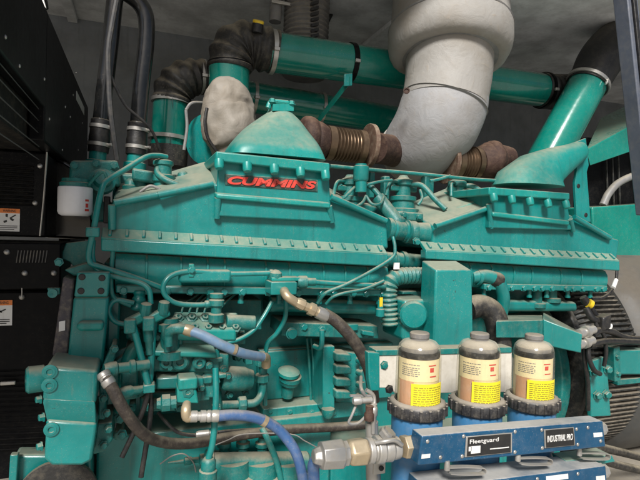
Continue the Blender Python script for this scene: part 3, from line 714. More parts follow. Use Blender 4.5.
# ================================================================== VALVE GEAR between the bells
o = hose('fuel_rail', 'thin teal rail running below the exhaust bellows', 'pipe', m_cast, [(330, 166, .22), (362, 169, .22), (420, 174, .22), (470, 179, .22), (500, 181, .22)], 2.0, 10)
def injector(x, y, Y, s, label, first=None):
    if first: return dup(first, P(x, y, Y), label, s)
    t = thing('fuel_injector', label, 'fuel injector', P(x, y, Y), 'fuel injectors between the bells'); o = WL[t.name]
    MB().lathe(o, AZ, [(-.16, .085), (-.10, .085), (-.095, .062), (-.06, .06), (-.055, .07), (-.035, .07), (-.03, .04), (.02, .038), (.025, .05), (.05, .05), (.06, .03), (.075, .02)], 20).build('body', m_cast, t)
    MB().obox(o+V(.0, 0, .005), .17, .035, .028, V(1,.3,0), AY, AZ).build('clamp', m_cast, t, .006)
    bolts(t, [o+V(.065, .02, .018), o+V(-.065, -.02, .018)], AZ, .014, .02, m_cast)
    MB().tube([o+V(.03, -.02, .03), o+V(.08, -.06, .02), o+V(.13, -.11, -.05), o+V(.17, -.15, -.1)], .014, 10).build('feed_tube', m_cast, t)
    MB().tube([o+V(-.03, -.02, .04), o+V(-.09, -.05, .03), o+V(-.12, -.08, -.04)], .008, 8).build('leak_tube', m_cast, t)
    return t
i0 = injector(350, 190, .30, 0, 'leftmost dusty teal injector, next to the badged bell')
injector(403, 190, .30, R(-8), 'dusty teal injector straight below the wrapped exhaust elbow', i0)
injector(457, 191, .30, R(10), 'dusty teal injector just left of the right inlet duct', i0)
mb = MB(); a, b = P(361, 164, .2), P(361, 192, .2); mb.cyl(b, a, .028, 14)
tag(mb.lathe(P(361, 173, .2), AZ, [(-.04, .03), (-.03, .038), (.03, .038), (.035, .03)], 14).build('rail_post', m_teal), 'upright teal post carrying the rail left of the wrapped elbow', 'post')
mb = MB(); mb.cyl(P(378, 198, .2), P(397, 222, .12), .034, 16); mb.lathe(P(396, 221, .125), V(.5,-.3,-.75), [(0, .04), (.02, .042), (.03, .036)], 16)
tag(mb.build('vent_tube', m_cast), 'slanting dusty teal tube above the upper cross pipe', 'pipe')
t = thing('rocker_cover', 'low teal rocker cover between the two aftercoolers', 'rocker cover', P(412, 216, .16))
MB().prism([(398, 211), (424, 213), (424, 222), (400, 221)], .12, .2).build('cover', m_cast, t, .01)
MB().prism([(337, 196), (385, 208), (386, 222), (336, 214)], .26, .5).build('cover', m_cast, t, .015)
MB().prism([(424, 206), (486, 196), (486, 215), (424, 218)], .30, .5).build('cover', m_cast, t, .015)
bolts(t, [P(x, y, .11) for x, y in ((404, 215), (419, 217))], -AY, .012, .01, m_cast)
for k, q in enumerate(([(338, 203, .2), (346, 196, .18), (352, 190, .2), (356, 186, .25)], [(366, 185, .2), (378, 182, .2), (392, 180, .22)], [(430, 181, .2), (440, 179, .2), (450, 176, .22)], [(366, 196, .15), (372, 204, .12), (380, 204, .12), (384, 197, .16)], [(418, 205, .12), (422, 198, .13), (420, 190, .16)], [(343, 205, .12), (352, 208, .1), (362, 203, .12), (366, 196, .15)])):
    hose('injector_line', ['thin teal line curving beside the badged bell', 'thin teal line rising towards the wrapped elbow', 'thin teal line below the right bellows', 'small looped teal line left of the slanting tube', 'small bent teal line above the low rocker cover', 'dusty curled teal line low beside the badged bell'][k], 'pipe', m_cast, q, 1.5, 8)
for x0_, y0_, x1_, y1_ in ((372, 172, 374, 190), (428, 178, 430, 205), (386, 172, 396, 185)):
    pass
t = thing('rear_bracket', 'upright teal brackets standing behind the injectors under the exhaust', 'bracket', P(400, 185, .45))
for x0_, x1_, y0_, y1_ in ((370, 375, 172, 198), (425, 434, 176, 205), (384, 390, 176, 200), (468, 474, 178, 200)):
    MB().rect(x0_, y0_, x1_, y1_, .42, .05).build('upright', m_cast, t, .006)

# ================================================================== OIL FILTER and thermostat housing
t = thing('oil_filter', 'white spin-on filter canister hanging at upper left', 'filter', P(75, 190, .12))
c0 = P(75, 216, .12); s = mpp(c0); r = 16*s
MB().lathe(c0, AZ, [(0, r*.0), (.0, r*.75), (.006, r*.92), (.016, r), (27*s, r), (28.5*s, r*.97), (29.5*s, r*.85)], 40).build('canister', m_white, t)
MB().lathe(c0+AZ*(29*s), AZ, [(0, r*.9), (.014, r*.92), (.018, r*.8), (.03, r*.78)], 32).build('head', m_cast, t)
ang0 = math.atan2(-_f.y, -_f.x)
d = (P(85, 204, -.2)-P(75, 204, .12)); 
mb = MB()
for k, (dx_, dz_, w_, h_) in enumerate(((0, 10.5, 3.0, 4.0), (0, 15.5, 4, 2), (0, 6, 4.5, 2.2))):
    a_ = R(-44); n_ = V(math.cos(a_), math.sin(a_), 0); q = c0+n_*(r+.0006)+AZ*(dz_*s); mb.obox(q, w_*s, .001, h_*s, V(-n_.y, n_.x, 0), n_, AZ)
mb.build('red_mark', m_red, t)
t = thing('thermostat_housing', 'boxy teal thermostat housing above the white filter', 'housing', P(92, 175, .25))
MB().prism([(70, 160), (118, 160), (120, 186), (68, 186)], .22, .25).build('housing', m_cast, t, .012)
MB().prism([(80, 183), (116, 185), (113, 222), (92, 222)], .28, .2).build('leg', m_cast, t, .01)
MB().lathe(P(102, 183, .18), V(.1,-1,.3), [(0, .05), (.03, .05), (.035, .036), (.06, .03)], 20).build('port', m_cast, t)
MB().obox(P(108, 196, .22), .035, .02, .05).build('switch', m_lwhite, t, .003)
MB().obox(P(107, 210, .22), .025, .03, .11).build('plug', m_rubc, t, .004)
MB().prism([(112, 172), (190, 176), (192, 200), (112, 205)], .42, .3).build('rear_casting', m_cast, t, .015)
bolts(t, [P(x, y, .22) for x, y in ((75, 166), (75, 180), (96, 164), (114, 166))], -AY, .014, .012, m_cast)
t = thing('breather_valve', 'dusty teal breather valve with curved outlet above the left shoulder', 'valve', P(165, 170, .2))
MB().lathe(P(163, 178, .22), AZ, [(-.06, .04), (-.02, .04), (-.015, .05), (.01, .05), (.015, .035), (.05, .035), (.055, .042), (.07, .042), (.08, .02)], 20).build('body', m_cast, t)
MB().obox(P(152, 178, .24), .16, .08, .05, V(1,.1,-.1)).build('base', m_cast, t, .01)
MB().tube([P(157, 168, .2), P(158, 174, .18), P(166, 180, .15), (P(178, 185, .14))], .013, 10).build('outlet', m_cast, t)
MB().tube([P(140, 192, .12), P(150, 186, .12), P(160, 189, .12)], .006, 8).build('wire', m_cable, t)
for q in ((172, 182), (183, 178), (140, 182), (131, 186)): MB().lathe(P(*q, .26), AZ, [(-.05, .035), (0, .035), (.004, .026), (.02, .022), (.03, .012)], 14).build('knob', m_cast, t)
t = thing('coolant_line', 'teal tube arching from the breather down the left end with a square clip', 'pipe', P(93, 232, .0))
MB().tube([P(167, 157, .2), P(158, 155.5, .18), P(146, 157, .14), P(126, 169, .06), P(108, 180, .02), P(102.5, 187, 0), P(98, 205, -.01), P(94, 228, -.02), P(89, 252, -.02), P(91, 263, -.02), P(101, 267, -.02), P(130, 276, -.02), P(162, 288, -.01)], 2.9*mpp(P(93, 232, 0)), 12, 8).build('tube', m_teal, t)
MB().obox(P(93, 232, -.02), .045, .045, .035).build('clip', m_teal, t, .005)
hose('coolant_line', 'lower teal tube following the arching tube under its bend', 'pipe', m_teal, [(93, 240, .0), (92.5, 258, .0), (99, 271, -.01), (120, 278, -.02), (140, 283, -.03), (149, 290, -.04), (151, 304, -.05)], 2.7, 12)
hose('fuel_line', 'curled teal line with an end loop beside the white filter', 'pipe', m_cast, [(88, 186, .1), (93, 180, .05), (99, 174, .03), (104, 172, .02), (107, 178, .02)], 1.6, 8)

# ================================================================== GEAR HOUSING
t = thing('gear_housing', 'stepped teal gear housing with a round plug at the far left end of the engine', 'gear housing', P(78, 370, -.1))
MB().prism([(77, 272), (110, 272), (108, 297), (74, 297)], -.06, .25).build('top_plate', m_teal, t, .006)
bolts(t, [P(x, y, -.06) for x, y in ((82, 277), (102, 278), (81, 291), (101, 291))], -AY, .012, .002, m_ink, 'bolt_hole', 'dome')
MB().prism([(73.5, 297), (109, 297), (103, 372), (67, 362)], -.05, .28).build('casting', m_teal, t, .01)
MB().prism([(79, 322), (104, 322), (103, 331), (80, 332), (75, 328)], -.085, .05).build('ridge', m_bell, t, .01)
MB().prism([(63, 277), (74.5, 280), (67.5, 358), (52, 356)], -.03, .2).build('gasket_strip', m_seal, t, .006)
MB().obox(P(62, 326, -.035), .02, .004, .035, V(1,0,.2)).build('white_mark', m_lwhite, t)
MB().prism([(45, 366), (98, 371), (96, 405), (42, 402)], -.22, .32).build('gear_case', m_teal, t, .012)
MB().loft([P(x, y, -.22) for x, y in ((43, 398), (95, 401), (95.5, 405.5), (42.5, 403))], [P(x, y, -.16) for x, y in ((50, 414), (97, 416), (97, 436), (50, 436))]).build('case_step', m_teal, t, .004)
MB().prism([(46, 420), (97, 424), (92, 461), (82, 466), (52, 466), (44, 460)], -.20, .3).build('sump_case', m_teal, t, .010)
MB().lathe(P(44, 378, -.16), V(-1, -.25, 0), [(0, .043), (.045, .043), (.052, .036), (.054, 0)], 24).build('end_plug', m_teal, t)
for x, y, YY in ((50, 371.5, -.22), (49.5, 385, -.22), (51.5, 429, -.20)):
    MB().lathe(P(x, y, YY), -AY, [(0, .023), (.006, .023), (.008, .016), (.009, .016), (.009, .010), (.004, .008), (.004, .0)], 18).build('socket_plug', m_teal, t)
bolts(t, [P(x, y, -.16) for x, y in ((41, 399), (44, 417), (42, 446))], V(-1,-.4,0), .012, .016, m_teal)
bolts(t, [P(59, 262+13*i*1.0, .0) for i in range(1)], -AY, .012, .014, m_teal)
# right hand flanges of the gear housing
MB().prism([(100, 372), (112, 345), (117, 346), (115, 358), (106, 384), (105, 420), (98, 420)], -.10, .12).build('flange_plate', m_cast, t, .005)
MB().prism([(97, 424), (112, 422), (113, 440), (104, 452), (93, 455)], -.10, .2).build('flange_plate', m_cast, t, .006)
bolts(t, [P(x, y, -.11) for x, y in ((114, 349), (103, 398), (106, 413), (108, 429), (103, 445), (110, 369))], V(.3,-1,0), .012, .016, m_cast)
MB().prism([(108, 292), (121, 295), (119, 345), (106, 352)], .06, .2).build('rear_web', m_teal, t, .008)
MB().prism([(126, 348), (140, 342), (143, 396), (122, 404)], .06, .14).build('pump_mount', m_cast, t, .01)
MB().tube([P(140, 345, .02), P(132, 352, .01), P(126, 368, .0), P(124, 392, .0), P(121, 410, .02)], .026, 12).build('mount_rim', m_bell, t)
rr = random.Random(5)
for x, y, w_, h_, YY in ((128, 408, 16, 10, .04), (118, 416, 12, 16, .02), (146, 404, 12, 14, .05), (150, 352, 10, 22, .05), (133, 336, 14, 8, .05), (119, 436, 10, 10, .02), (146, 372, 8, 16, .0)):
    MB().rect(x-w_/2, y-h_/2, x+w_/2, y+h_/2, YY, .14).build('cast_boss', m_cast, t, .01)
    MB().lathe(P(x+rr.uniform(-3, 3), y+rr.uniform(-2, 2), YY), V(.1, -1, .1), [(0, .022), (.006, .022), (.008, .014), (.022, .014), (.024, 0)], 6).build('bolt', m_cast, t)
MB().lathe(P(131, 372, .05), V(.1, -1, .05), [(0, .10), (.02, .10), (.025, .085), (.05, .08), (.055, .05), (.07, .045), (.072, 0)], 28).build('pump_gear_cover', m_cast, t)
# bracket above
t = thing('radiator_bracket', 'dark teal support bracket above the gear housing', 'bracket', P(78, 255, .1))
MB().prism([(66, 243), (90, 240), (92, 262), (76, 270), (70, 262), (60, 258)], .14, .03).build('plate', m_cast, t, .004)
MB().prism([(64, 270), (90, 262), (100, 266), (112, 272), (74, 276)], .0, .15).build('shelf', m_cast, t, .006)
o = MB().prism([(47, 288), (60, 288), (60, 294), (50, 298)], .0, .02).build('lug', m_teal, t, .003)
MB().lathe(P(53, 293, .0), -AY, [(0, .016), (.014, .016), (.014, .008), (.008, .0)], 14).build('lug_bolt', m_teal, t)
t = thing('frame_rail', 'dark teal base frame rail at the lower left corner', 'frame rail', P(50, 470, .0))
MB().prism([(14, 455), (92, 455), (92, 520), (8, 520)], .06, .3).build('rail', m_teal, t, .012)
MB().prism([(10, 455), (18, 455), (14, 520), (6, 520)], .02, .03).build('lip', m_teal, t, .004)
MB().lathe(P(58, 497, .04), -AY, [(0, .14), (.02, .14), (.025, .12), (.026, 0)], 40).build('pulley', m_rub, t)

# ================================================================== FUEL PUMP
t = thing('fuel_pump', 'large teal fuel pump with dusty bolted top below the left aftercooler', 'fuel pump', P(215, 350, .0))
MB().prism([(178, 327), (222, 327), (222, 347), (178, 347)], -.04, .2).build('head', m_cast, t, .008)
MB().loft([P(x, y, -.075) for x, y in ((170, 329), (236, 330), (236, 341), (170, 340))], [P(x, y, .035) for x, y in ((174, 311), (238, 312), (238, 341), (174, 341))]).build('top_block', m_bell, t, .008)
for i in range(5):
    x = 178+13.5*i; y = 319
    for dy in (0, 10):
        MB().lathe(P(x+dy*.3, y+dy, -.012-.004*dy), V(0,-.8,.7), [(0, .022), (.012, .022), (.014, .014), (.024, .013), (.024, .006), (.014, .0)], 6).build('bolt', m_cast, t)
MB().cyl(P(226, 322, -.035), P(255, 323, -.035), 7.5*mpp(P(235, 322, -.03)), 24).build('plunger', m_cast, t, .005)
MB().prism([(152, 348), (220, 348), (220, 374), (152, 372)], -.03, .18).build('body', m_cast, t, .01)
MB().loft([P(x, y, -.085) for x, y in ((153, 351), (217, 353), (217, 358), (153, 356))], [P(x, y, -.02) for x, y in ((160, 338), (212, 340), (212, 358), (160, 356))]).build('shelf', m_bell, t, .006)
for (x, y, r_) in ((180, 361, .034), (199, 362, .026), (166, 362, .024)):
    MB().lathe(P(x, y, -.045), -AY, [(-.02, r_), (.012, r_), (.016, r_*.8), (.02, r_*.8), (.02, r_*.45), (.008, r_*.4), (.008, 0)], 20).build('socket_plug', m_cast, t)
MB().lathe(P(170, 350, -.05), AZ, [(-.03, .05), (.0, .05), (.004, .036), (.07, .036), (.074, .046), (.10, .046), (.104, .03), (.12, .028)], 20).build('inlet_port', m_cast, t)
a = P(222, 378, .02); b = P(250, 379, .02); r = 12*mpp(a)
MB().lathe(a, b-a, [(0, r*.85), (.01, r), (.09, r), (.1, r*.9), (.125, r*.75), (.128, r*.5), (.14, r*.3)], 28).build('governor', m_cast, t)
MB().prism([(215, 352), (229, 354), (229, 376), (214, 376)], -.02, .1).build('cover', m_cast, t, .008)
MB().prism([(156, 378), (182, 376), (204, 378), (204, 388), (156, 390)], -.05, .1).build('arm', m_teal, t, .008)
MB().obox(P(188, 382, -.07), .06, .05, .06).build('arm_boss', m_bell, t, .008)
MB().prism([(150, 392), (222, 390), (222, 412), (150, 412)], .06, .15).build('lower_casting', m_cast, t, .01)
MB().prism([(204, 362), (214, 362), (215, 398), (204, 398)], -.02, .1).build('end_plate', m_cast, t, .006)
rr = random.Random(11)
for k in range(58):
    x = rr.uniform(150, 255); y = rr.uniform(330, 408); YY = rr.uniform(-.055, .0); q = P(x, y, YY)
    if x > 228: q.y += .08
    if k % 3: MB().lathe(q, V(rr.uniform(-.2,.2), -1, rr.uniform(-.1,.3)), [(-.03, .016), (.008, .016), (.010, .011), (.02, .010), (.021, 0)], 6).build('bolt', m_cast, t)
    else: MB().obox(q+V(0,.02,0), rr.uniform(.03, .07), .06, rr.uniform(.018, .04)).build('lug', m_cast, t, .005)
for k in range(6):                                   # fine injection lines from the pump head up to the manifold
    x = 183+7.5*k; hose('injection_line', ['first', 'second', 'third', 'fourth', 'fifth', 'sixth'][k]+' thin teal injection line from the left rising from the fuel pump top', 'pipe', m_cast,
        [(x, 322, .02), (x-1, 311, .03), (x+3+2*(k % 2), 303, .06), (x+12+k, 297-(k % 3)*2, .1), (x+20+2*k, 290, .14)], 1.1, 8, 'injection lines of the fuel pump')
# shut-off valve block under the pump
t = thing('valve_block', 'dusty square valve block with a hex socket below the fuel pump', 'valve', P(187, 392, -.1))
MB().prism([(177, 388), (196, 387), (199, 404), (177, 403)], -.12, .09).build('block', m_bell, t, .006)
MB().obox(P(187, 381, -.09), .07, .08, .045).build('top', m_bell, t, .008)
MB().lathe(P(188, 392, -.12), -AY, [(-.002, .022), (.004, .022), (.005, .010), (.001, .008), (.001, 0)], 6).build('socket', m_cast, t)
MB().lathe(P(176, 402, -.10), -AX, [(0, .024), (.02, .024), (.022, .032), (.05, .032), (.055, .022), (.068, .018)], 8).build('side_fitting', m_cast, t)

# ================================================================== RODS, LINES
def rod(label, teal, black):
    t = thing('dipstick', label, 'dipstick', P(*teal[0]), 'dipstick tubes left of the fuel pump')
    s = mpp(P(*teal[0]))
    MB().tube([P(*q) for q in teal], 3.4*s, 12, 4).build('tube', m_teal, t)
    MB().tube([P(*q) for q in black], 2.6*s, 12, 4).build('sleeve', m_rubc, t)
    q = P(*teal[-1]); MB().obox(q, .04, .03, .03).build('clip', m_teal, t, .004)
rod('leaning teal dipstick tube whose black sleeve ends in a slanting tip', [(133, 325, -.1), (140, 352, -.11), (149, 388, -.12)], [(149, 386, -.115), (146, 402, -.10), (137, 425, -.10), (122, 457, -.1)])
rod('second teal dipstick tube with longer black sleeve hanging nearly straight', [(154, 322, -.06), (152, 350, -.08), (149, 386, -.10)], [(150, 386, -.095), (151, 410, -.08), (147, 440, -.08), (141, 477, -.08)])
t = thing('fuel_valve', 'pair of small teal tap valves above the dipstick tubes', 'valve', P(145, 315, -.05))
for x, y in ((139, 318), (157, 316)):
    p = P(x, y, -.06)
    MB().obox(p, .095, .05, .036, V(1,.2,.45), V(0,1,0), V(-.45,0,1)).build('tap_body', m_bell, t, .008)
    MB().lathe(p+V(.02, -.01, .01), V(.1,-.2,1), [(0, .02), (.03, .02), (.032, .020), (.045, .020), (.05, .010)], 8).build('spindle', m_cast, t)
    MB().obox(p+V(-.03, -.04, -.02), .04, .04, .05).build('nut', m_cast, t, .006)
    MB().lathe(p+V(.03, -.02, -.03), V(.1,-.1,-1), [(0, .018), (.05, .018), (.055, .014), (.1, .013)], 10).build('stem', m_cast, t)
t = thing('coiled_line', 'dark teal line looping in a ring beside the gear housing', 'pipe', P(115, 310, .0))
MB().tube([P(x, y, .0) for x, y in ((113, 250), (111, 280), (113, 296), (122, 302), (131, 306))], 2.2*mpp(P(115, 310, 0)), 10, 8).build('tube', m_cast, t)
MB().tube([P(x, y, -.0) for x, y in ((130, 325), (116, 322), (109, 313), (111, 304), (118, 300), (134, 303))], 2.6*mpp(P(115, 310, 0)), 10, 8).build('loop', m_teal, t)
MB().tube([P(x, y, .03) for x, y in ((140, 290), (139, 300), (137, 310))], .024, 12, 4, rib=(.03, .003)).build('ribbed_sleeve', m_teal, t)
hose('fuel_line', 'teal U-shaped line above the fuel pump running along the manifold', 'pipe', m_teal, [(213, 304, -.06), (195, 305, -.06), (176, 303, -.06), (165, 295, -.06), (164, 284, -.06), (173, 275, -.05), (192, 271.5, -.04), (230, 274, -.03), (276, 273, -.03)], 2.7, 12,
     ends=[(0, 3.5, 1.5), (-1, 3.0, 1.5)], endm=m_cast)
t = thing('line_bracket', 'small teal bracket holding the U-shaped line to the manifold', 'bracket', P(192, 268, -.03))
MB().rect(189, 264, 194, 277, -.05, .02).build('strap', m_bell, t, .002)
MB().obox(P(205, 276, -.02), .20, .05, .05).build('saddle', m_teal, t, .012)
bolts(t, [P(191.5, 270, -.05)], -AY, .012, .01, m_teal)
t = thing('pump_tap', 'upright teal tap at the end of the U-shaped line on the fuel pump', 'valve', P(216, 310, -.05))
MB().lathe(P(216, 322, -.06), AZ, [(0, .03), (.03, .03), (.035, .02), (.06, .02), (.065, .03), (.085, .03), (.09, .02), (.095, .026), (.11, .026), (.112, .0)], 14).build('body', m_cast, t)
hose('fuel_line', 'pale teal line curving from the fuel pump up to the square fitting block', 'pipe', m_teal, [(226, 343, -.06), (240, 339, -.06), (254, 330, -.05), (264, 316, -.04), (272, 302, -.02)], 2.2, 10)
hose('fuel_line', 'teal line falling from the square fitting block behind the pale blue hose', 'pipe', m_teal, [(286, 298, .0), (285, 318, .03), (277, 333, .05), (267, 345, .07), (265, 372, .08), (265, 405, .08)], 2.4, 10)
t = thing('drain_pipe', 'upright teal drain pipe crossing in front of the lower blue hose', 'pipe', P(213, 400, -.18))
MB().tube([P(215.5, 368, -.17), P(216, 400, -.2), P(213, 440, -.22), P(208, 462, -.22), (P(206, 490, -.22))], 3.2*mpp(P(213, 420, -.2)), 12, 6).build('pipe', m_teal, t)
MB().lathe(P(209, 458, -.22), V(-.05,0,-1), [(0, .018), (.01, .026), (.04, .026), (.044, .032), (.09, .034)], 12).build('union', m_cast, t)
t = thing('drain_pipe', 'teal elbow pipe at the right end of the fuel pump', 'pipe', P(258, 390, .0))
MB().tube([P(261, 352, .02), P(263, 375, .02), P(262, 392, .02), P(256, 402, .0), P(244, 404, -.0), P(222, 405, .0)], 4.0*mpp(P(258, 390, .0)), 14, 6).build('pipe', m_cast, t)
for q, d in ((P(262, 366, .02), AZ), (P(262, 382, .02), AZ), (P(238, 404, .0), AX)): MB().lathe(q, d, [(0, .026), (.004, .03), (.03, .03), (.034, .026)], 8).build('nut', m_cast, t)
t = thing('fitting_block', 'square teal fitting block with dusty top under the badged aftercooler', 'fitting', P(284, 285, -.08))
MB().rect(271, 282, 297, 295, -.10, .1).build('block', m_teal, t, .004)
MB().obox(P(284, 278.5, -.04), .12, .07, .015).build('top', m_bell, t, .003)
MB().lathe(P(275.5, 279, -.05), V(0,-.1,1), [(0, .024), (.012, .026), (.026, .024), (.036, .012), (.037, 0)], 14).build('ball', m_cast, t)
MB().lathe(P(297, 282, -.06), AX, [(0, .02), (.012, .026), (.04, .026), (.044, .016), (.08, .016)], 10).build('side_nut', m_cast, t)
hose('fuel_rail', 'straight teal rail with fittings under the badged aftercooler', 'pipe', m_teal, [(300, 281, -.03), (340, 284, -.02), (384, 286, -.01)], 2.6, 10, ends=[(0, 5, 1.5), (-1, 5, 1.4)], endm=m_cast)
mb = MB(); mb.cyl(P(270, 304, .12), P(386, 308, .12), 7*mpp(P(330, 305, .12)), 24)
tag(mb.build('coolant_rail', m_teal), 'thick teal coolant tube lying above the dusty cam cover', 'pipe')
hose('signal_line', 'upper one of two thin teal lines curving from the cross pipe to the cam cover', 'pipe', m_cast, [(393, 237, .0), (395, 248, -.02), (392, 258, -.03), (370, 272, -.04), (345, 285, -.04), (326, 293, -.03), (318, 303, .0)], 1.8, 10)
hose('signal_line', 'lower one of two thin teal lines curving from the cross pipe to the cam cover', 'pipe', m_cast, [(384, 281, -.03), (365, 289, -.03), (345, 293, -.03), (333, 297, -.02), (326, 304, .0)], 1.6, 10)
t = thing('sensor', 'small teal sensor with a yellow tag beside the ribbed hose', 'sensor', P(380, 306, -.02))
MB().lathe(P(380, 316, -.03), AZ, [(0, .02), (.03, .02), (.034, .014), (.07, .012)], 10).build('body', m_teal, t)
MB().obox(P(381, 302, -.04), .014, .006, .04).build('tag', m_ycap, t)
hose('hook_pipe', 'small hooked teal pipe hanging below the dusty cam cover', 'pipe', m_teal, [(322, 330, .04), (322, 342, .04), (320, 348, .05), (314, 346, .08)], 2.6, 10)
for x0_, lab in ((307, 'thin upright teal line left of the ribbed control box'), (311, 'thin upright teal line close to the ribbed control box')):
    hose('drain_line', lab, 'pipe', m_cast, [(x0_, 338, .22), (x0_+2, 360, .23), (x0_+4, 400, .24)], 1.4 if x0_ == 307 else 1.1, 8)
# ribbed control box
t = thing('control_box', 'teal control box with four horizontal ribs behind the brown hose', 'control box', P(346, 378, .1))
MB().prism([(323, 346), (335, 346), (335, 414), (323, 412)], .10, .16).build('side_plate', m_teal, t, .006)
MB().prism([(335, 350), (360, 354), (360, 404), (335, 402)], .14, .12).build('box', m_teal, t, .006)
for i in range(4):
    MB().prism([(336, 353+12.5*i), (350, 354+12.5*i), (352, 357+12.5*i), (352, 362+12.5*i), (336, 362+12.5*i)], .06, .1).build('rib', m_cast, t, .008)
    MB().lathe(P(358, 360+12*i, .1), V(.2,-1,0), [(0, .016), (.03, .016), (.034, .022), (.05, .022)], 10).build('connector', m_cast, t)
MB().lathe(P(328, 413, .08), AZ, [(-.02, .02), (.0, .03), (.02, .03)], 12).build('foot', m_cast, t)

# ================================================================== HOSES
t = hose('fuel_hose', 'brown dusty hose with brass fitting hanging from the square block to the filters', 'hose', m_hoseb, [(323, 313, -.16), (338, 323, -.18), (354, 341, -.20), (366, 362, -.20), (371, 380, -.15), (374, 400, -.1)], 6.0, 16)
t = thing('hose_fitting', 'dusty brass elbow fitting joining the square block and the brown hose', 'fitting', P(300, 300, -.14))
s = mpp(P(300, 300, -.14)); pts = [P(284.5, 290, -.12), P(285.5, 295, -.16), P(292, 301, -.165), P(308, 309, -.165), P(326, 316, -.165)]
MB().tube([P(284.5, 291, -.09), P(284.5, 292, -.14), P(288, 297, -.165), P(297, 303, -.165)], 4.6*s, 14, 6).build('elbow', m_brass, t)
d = (P(326, 316, -.165)-P(296, 302, -.165)); L = d.length; r = 5.2*s
MB().lathe(P(296, 302, -.165), d, [(0, r*.9), (L*.08, r*1.1), (L*.25, r*1.1), (L*.27, r*.85), (L*.42, r*.85), (L*.44, r*1.25), (L*.6, r*1.25), (L*.62, r*.95), (L*.72, r*1.0)], 8).build('union_nut', m_brass, t)
MB().lathe(P(296, 302, -.165)+d*.7, d, [(0, r), (.0, r*1.2), (L*.3, r*1.28), (L*.34, r*1.2)], 20).build('ferrule', m_steel, t)
hose('fuel_hose', 'long dark brown hose sagging from the gear housing along the bottom', 'hose', m_hoseb, [(103, 374, -.20), (112, 388, -.22), (126, 413, -.22), (145, 435, -.18), (168, 443, -.12), (195, 443, -.05), (230, 437, .0), (280, 430, .03), (335, 427, .05), (372, 424, .0)], 5.2, 16, ends=[(0, 2.6, 1.15)], k=8)
t = thing('pump_pipe', 'teal pump outlet pipe beside the top of the sagging brown hose', 'pipe', P(120, 371, -.1))
MB().lathe(P(104, 370, -.16), V(1,.25,.0), [(0, .020), (.02, .025), (.04, .025), (.045, .018), (.08, .018), (.085, .024), (.10, .024), (.105, .018), (.15, .018)], 12).build('pipe', m_cast, t)
MB().prism([(121, 369), (138, 367), (139, 398), (121, 402)], -.06, .1).build('flange', m_cast, t, .008)
MB().lathe(P(119, 393, -.1), V(1,.25,.0), [(0, .016), (.02, .022), (.04, .022), (.05, .016), (.12, .016)], 12).build('lower_pipe', m_cast, t)
t = hose('fuel_hose', 'pale blue dusty hose in front of the fuel pump', 'hose', m_hpale, [(187, 330, -.14), (202, 335, -.16), (222, 345, -.17), (242, 353, -.15), (262, 357, -.08)], 5.0, 16)
t = thing('hose_fitting', 'teal elbow fitting at the left end of the pale blue hose', 'fitting', P(177, 330, -.12))
s = mpp(P(177, 330, -.12))
MB().tube([P(169, 346, -.12), P(168.5, 336, -.12), P(170, 331, -.13), P(177, 328.5, -.14), P(187, 330, -.14)], [4*s, 4.4*s, 4.8*s, 5*s, 5*s], 14, 6).build('elbow', m_cast, t)
MB().lathe(P(184, 329, -.14), (P(191, 331, -.143)-P(184, 329, -.14)), [(0, 5.4*s), (.01, 5.9*s), (.03, 5.9*s), (.034, 5.2*s)], 18).build('ferrule', m_brass, t)
MB().lathe(P(233, 349, -.165), V(1,.1,-.35), [(0, 5.2*s), (.0, 5.5*s), (.012, 5.5*s), (.012, 5.2*s)], 18).build('band', m_brass, t)
tag(MB().tube([P(262, 357, -.08), P(266, 358, -.05), P(266, 366, -.03)], 5.2*s, 14, 4).build('hose_fitting', m_brass), 'brass end fitting at the right end of the pale blue hose', 'fitting')
t = thing('fuel_hose', 'lower bright blue hose with crimped silver fitting curving down past the drain pipe', 'hose', P(250, 420, -.25))
Y = -.26; s = mpp(P(230, 420, Y)); pts = [P(216, 416, Y), P(235, 415, Y), P(255, 417.5, Y), P(274, 426, Y), (P(288, 440, Y-.01)), P(298, 458, Y-.03), P(305, 490, Y-.05)]
MB().tube(pts, 5.4*s, 18, 8).build('hose_body', m_hblue, t)
mb = MB(); a = P(187, 416.5, Y); d = pts[0]-a
L = d.length
mb.lathe(a, d, [(0, 4.4*s), (L*.1, 4.6*s), (L*.12, 5.6*s), (L*.34, 5.6*s), (L*.36, 4.4*s), (L*.44, 4.4*s), (L*.46, 5.8*s), (L*.64, 5.8*s), (L*.66, 5.0*s), (L*.72, 5.9*s), (L*.8, 5.9*s), (L*.84, 5.3*s), (L*.9, 6*s), (L*1.0, 6*s), (L*1.08, 5.9*s)], 12)
mb.build('crimp_fitting', m_steel, t)
MB().tube([P(187, 404, Y+.03), P(186, 410, Y), P(187, 417, Y), P(191, 417, Y)], [4.2*s, 5*s, 5*s, 4.6*s], 12, 4).build('elbow', m_brass, t)
MB().lathe(P(262.5, 420, Y), (P(267, 422.5, Y)-P(262.5, 420, Y)), [(0, 5.4*s), (0, 5.8*s), (.016, 5.8*s), (.016, 5.4*s)], 20).build('band', m_brass, t)
hose('fuel_hose', 'vertical blue hose rising to the silver fitting at the bottom centre', 'hose', m_hblue, [(314, 492, -.80), (313.5, 478, -.80), (314, 464, -.81), (320, 456, -.82)], 6.2, 18)
hose('cable', 'black cable with a silver joint lying above the sagging brown hose', 'cable', m_rubc, [(158, 412, .05), (168, 424, .03), (180, 433, .02), (200, 435, .02), (230, 431, .02), (290, 428, .06), (340, 426, .06)], 1.8, 10)
tag(MB().lathe(P(196, 434.5, -.0), V(1,0,0), [(0, .010), (.01, .014), (.05, .014), (.053, .009), (.06, .009), (.062, .013), (.08, .013), (.084, .008)], 10).build('cable_joint', m_steel), 'small silver joint on the black cable at the lower left', 'joint')
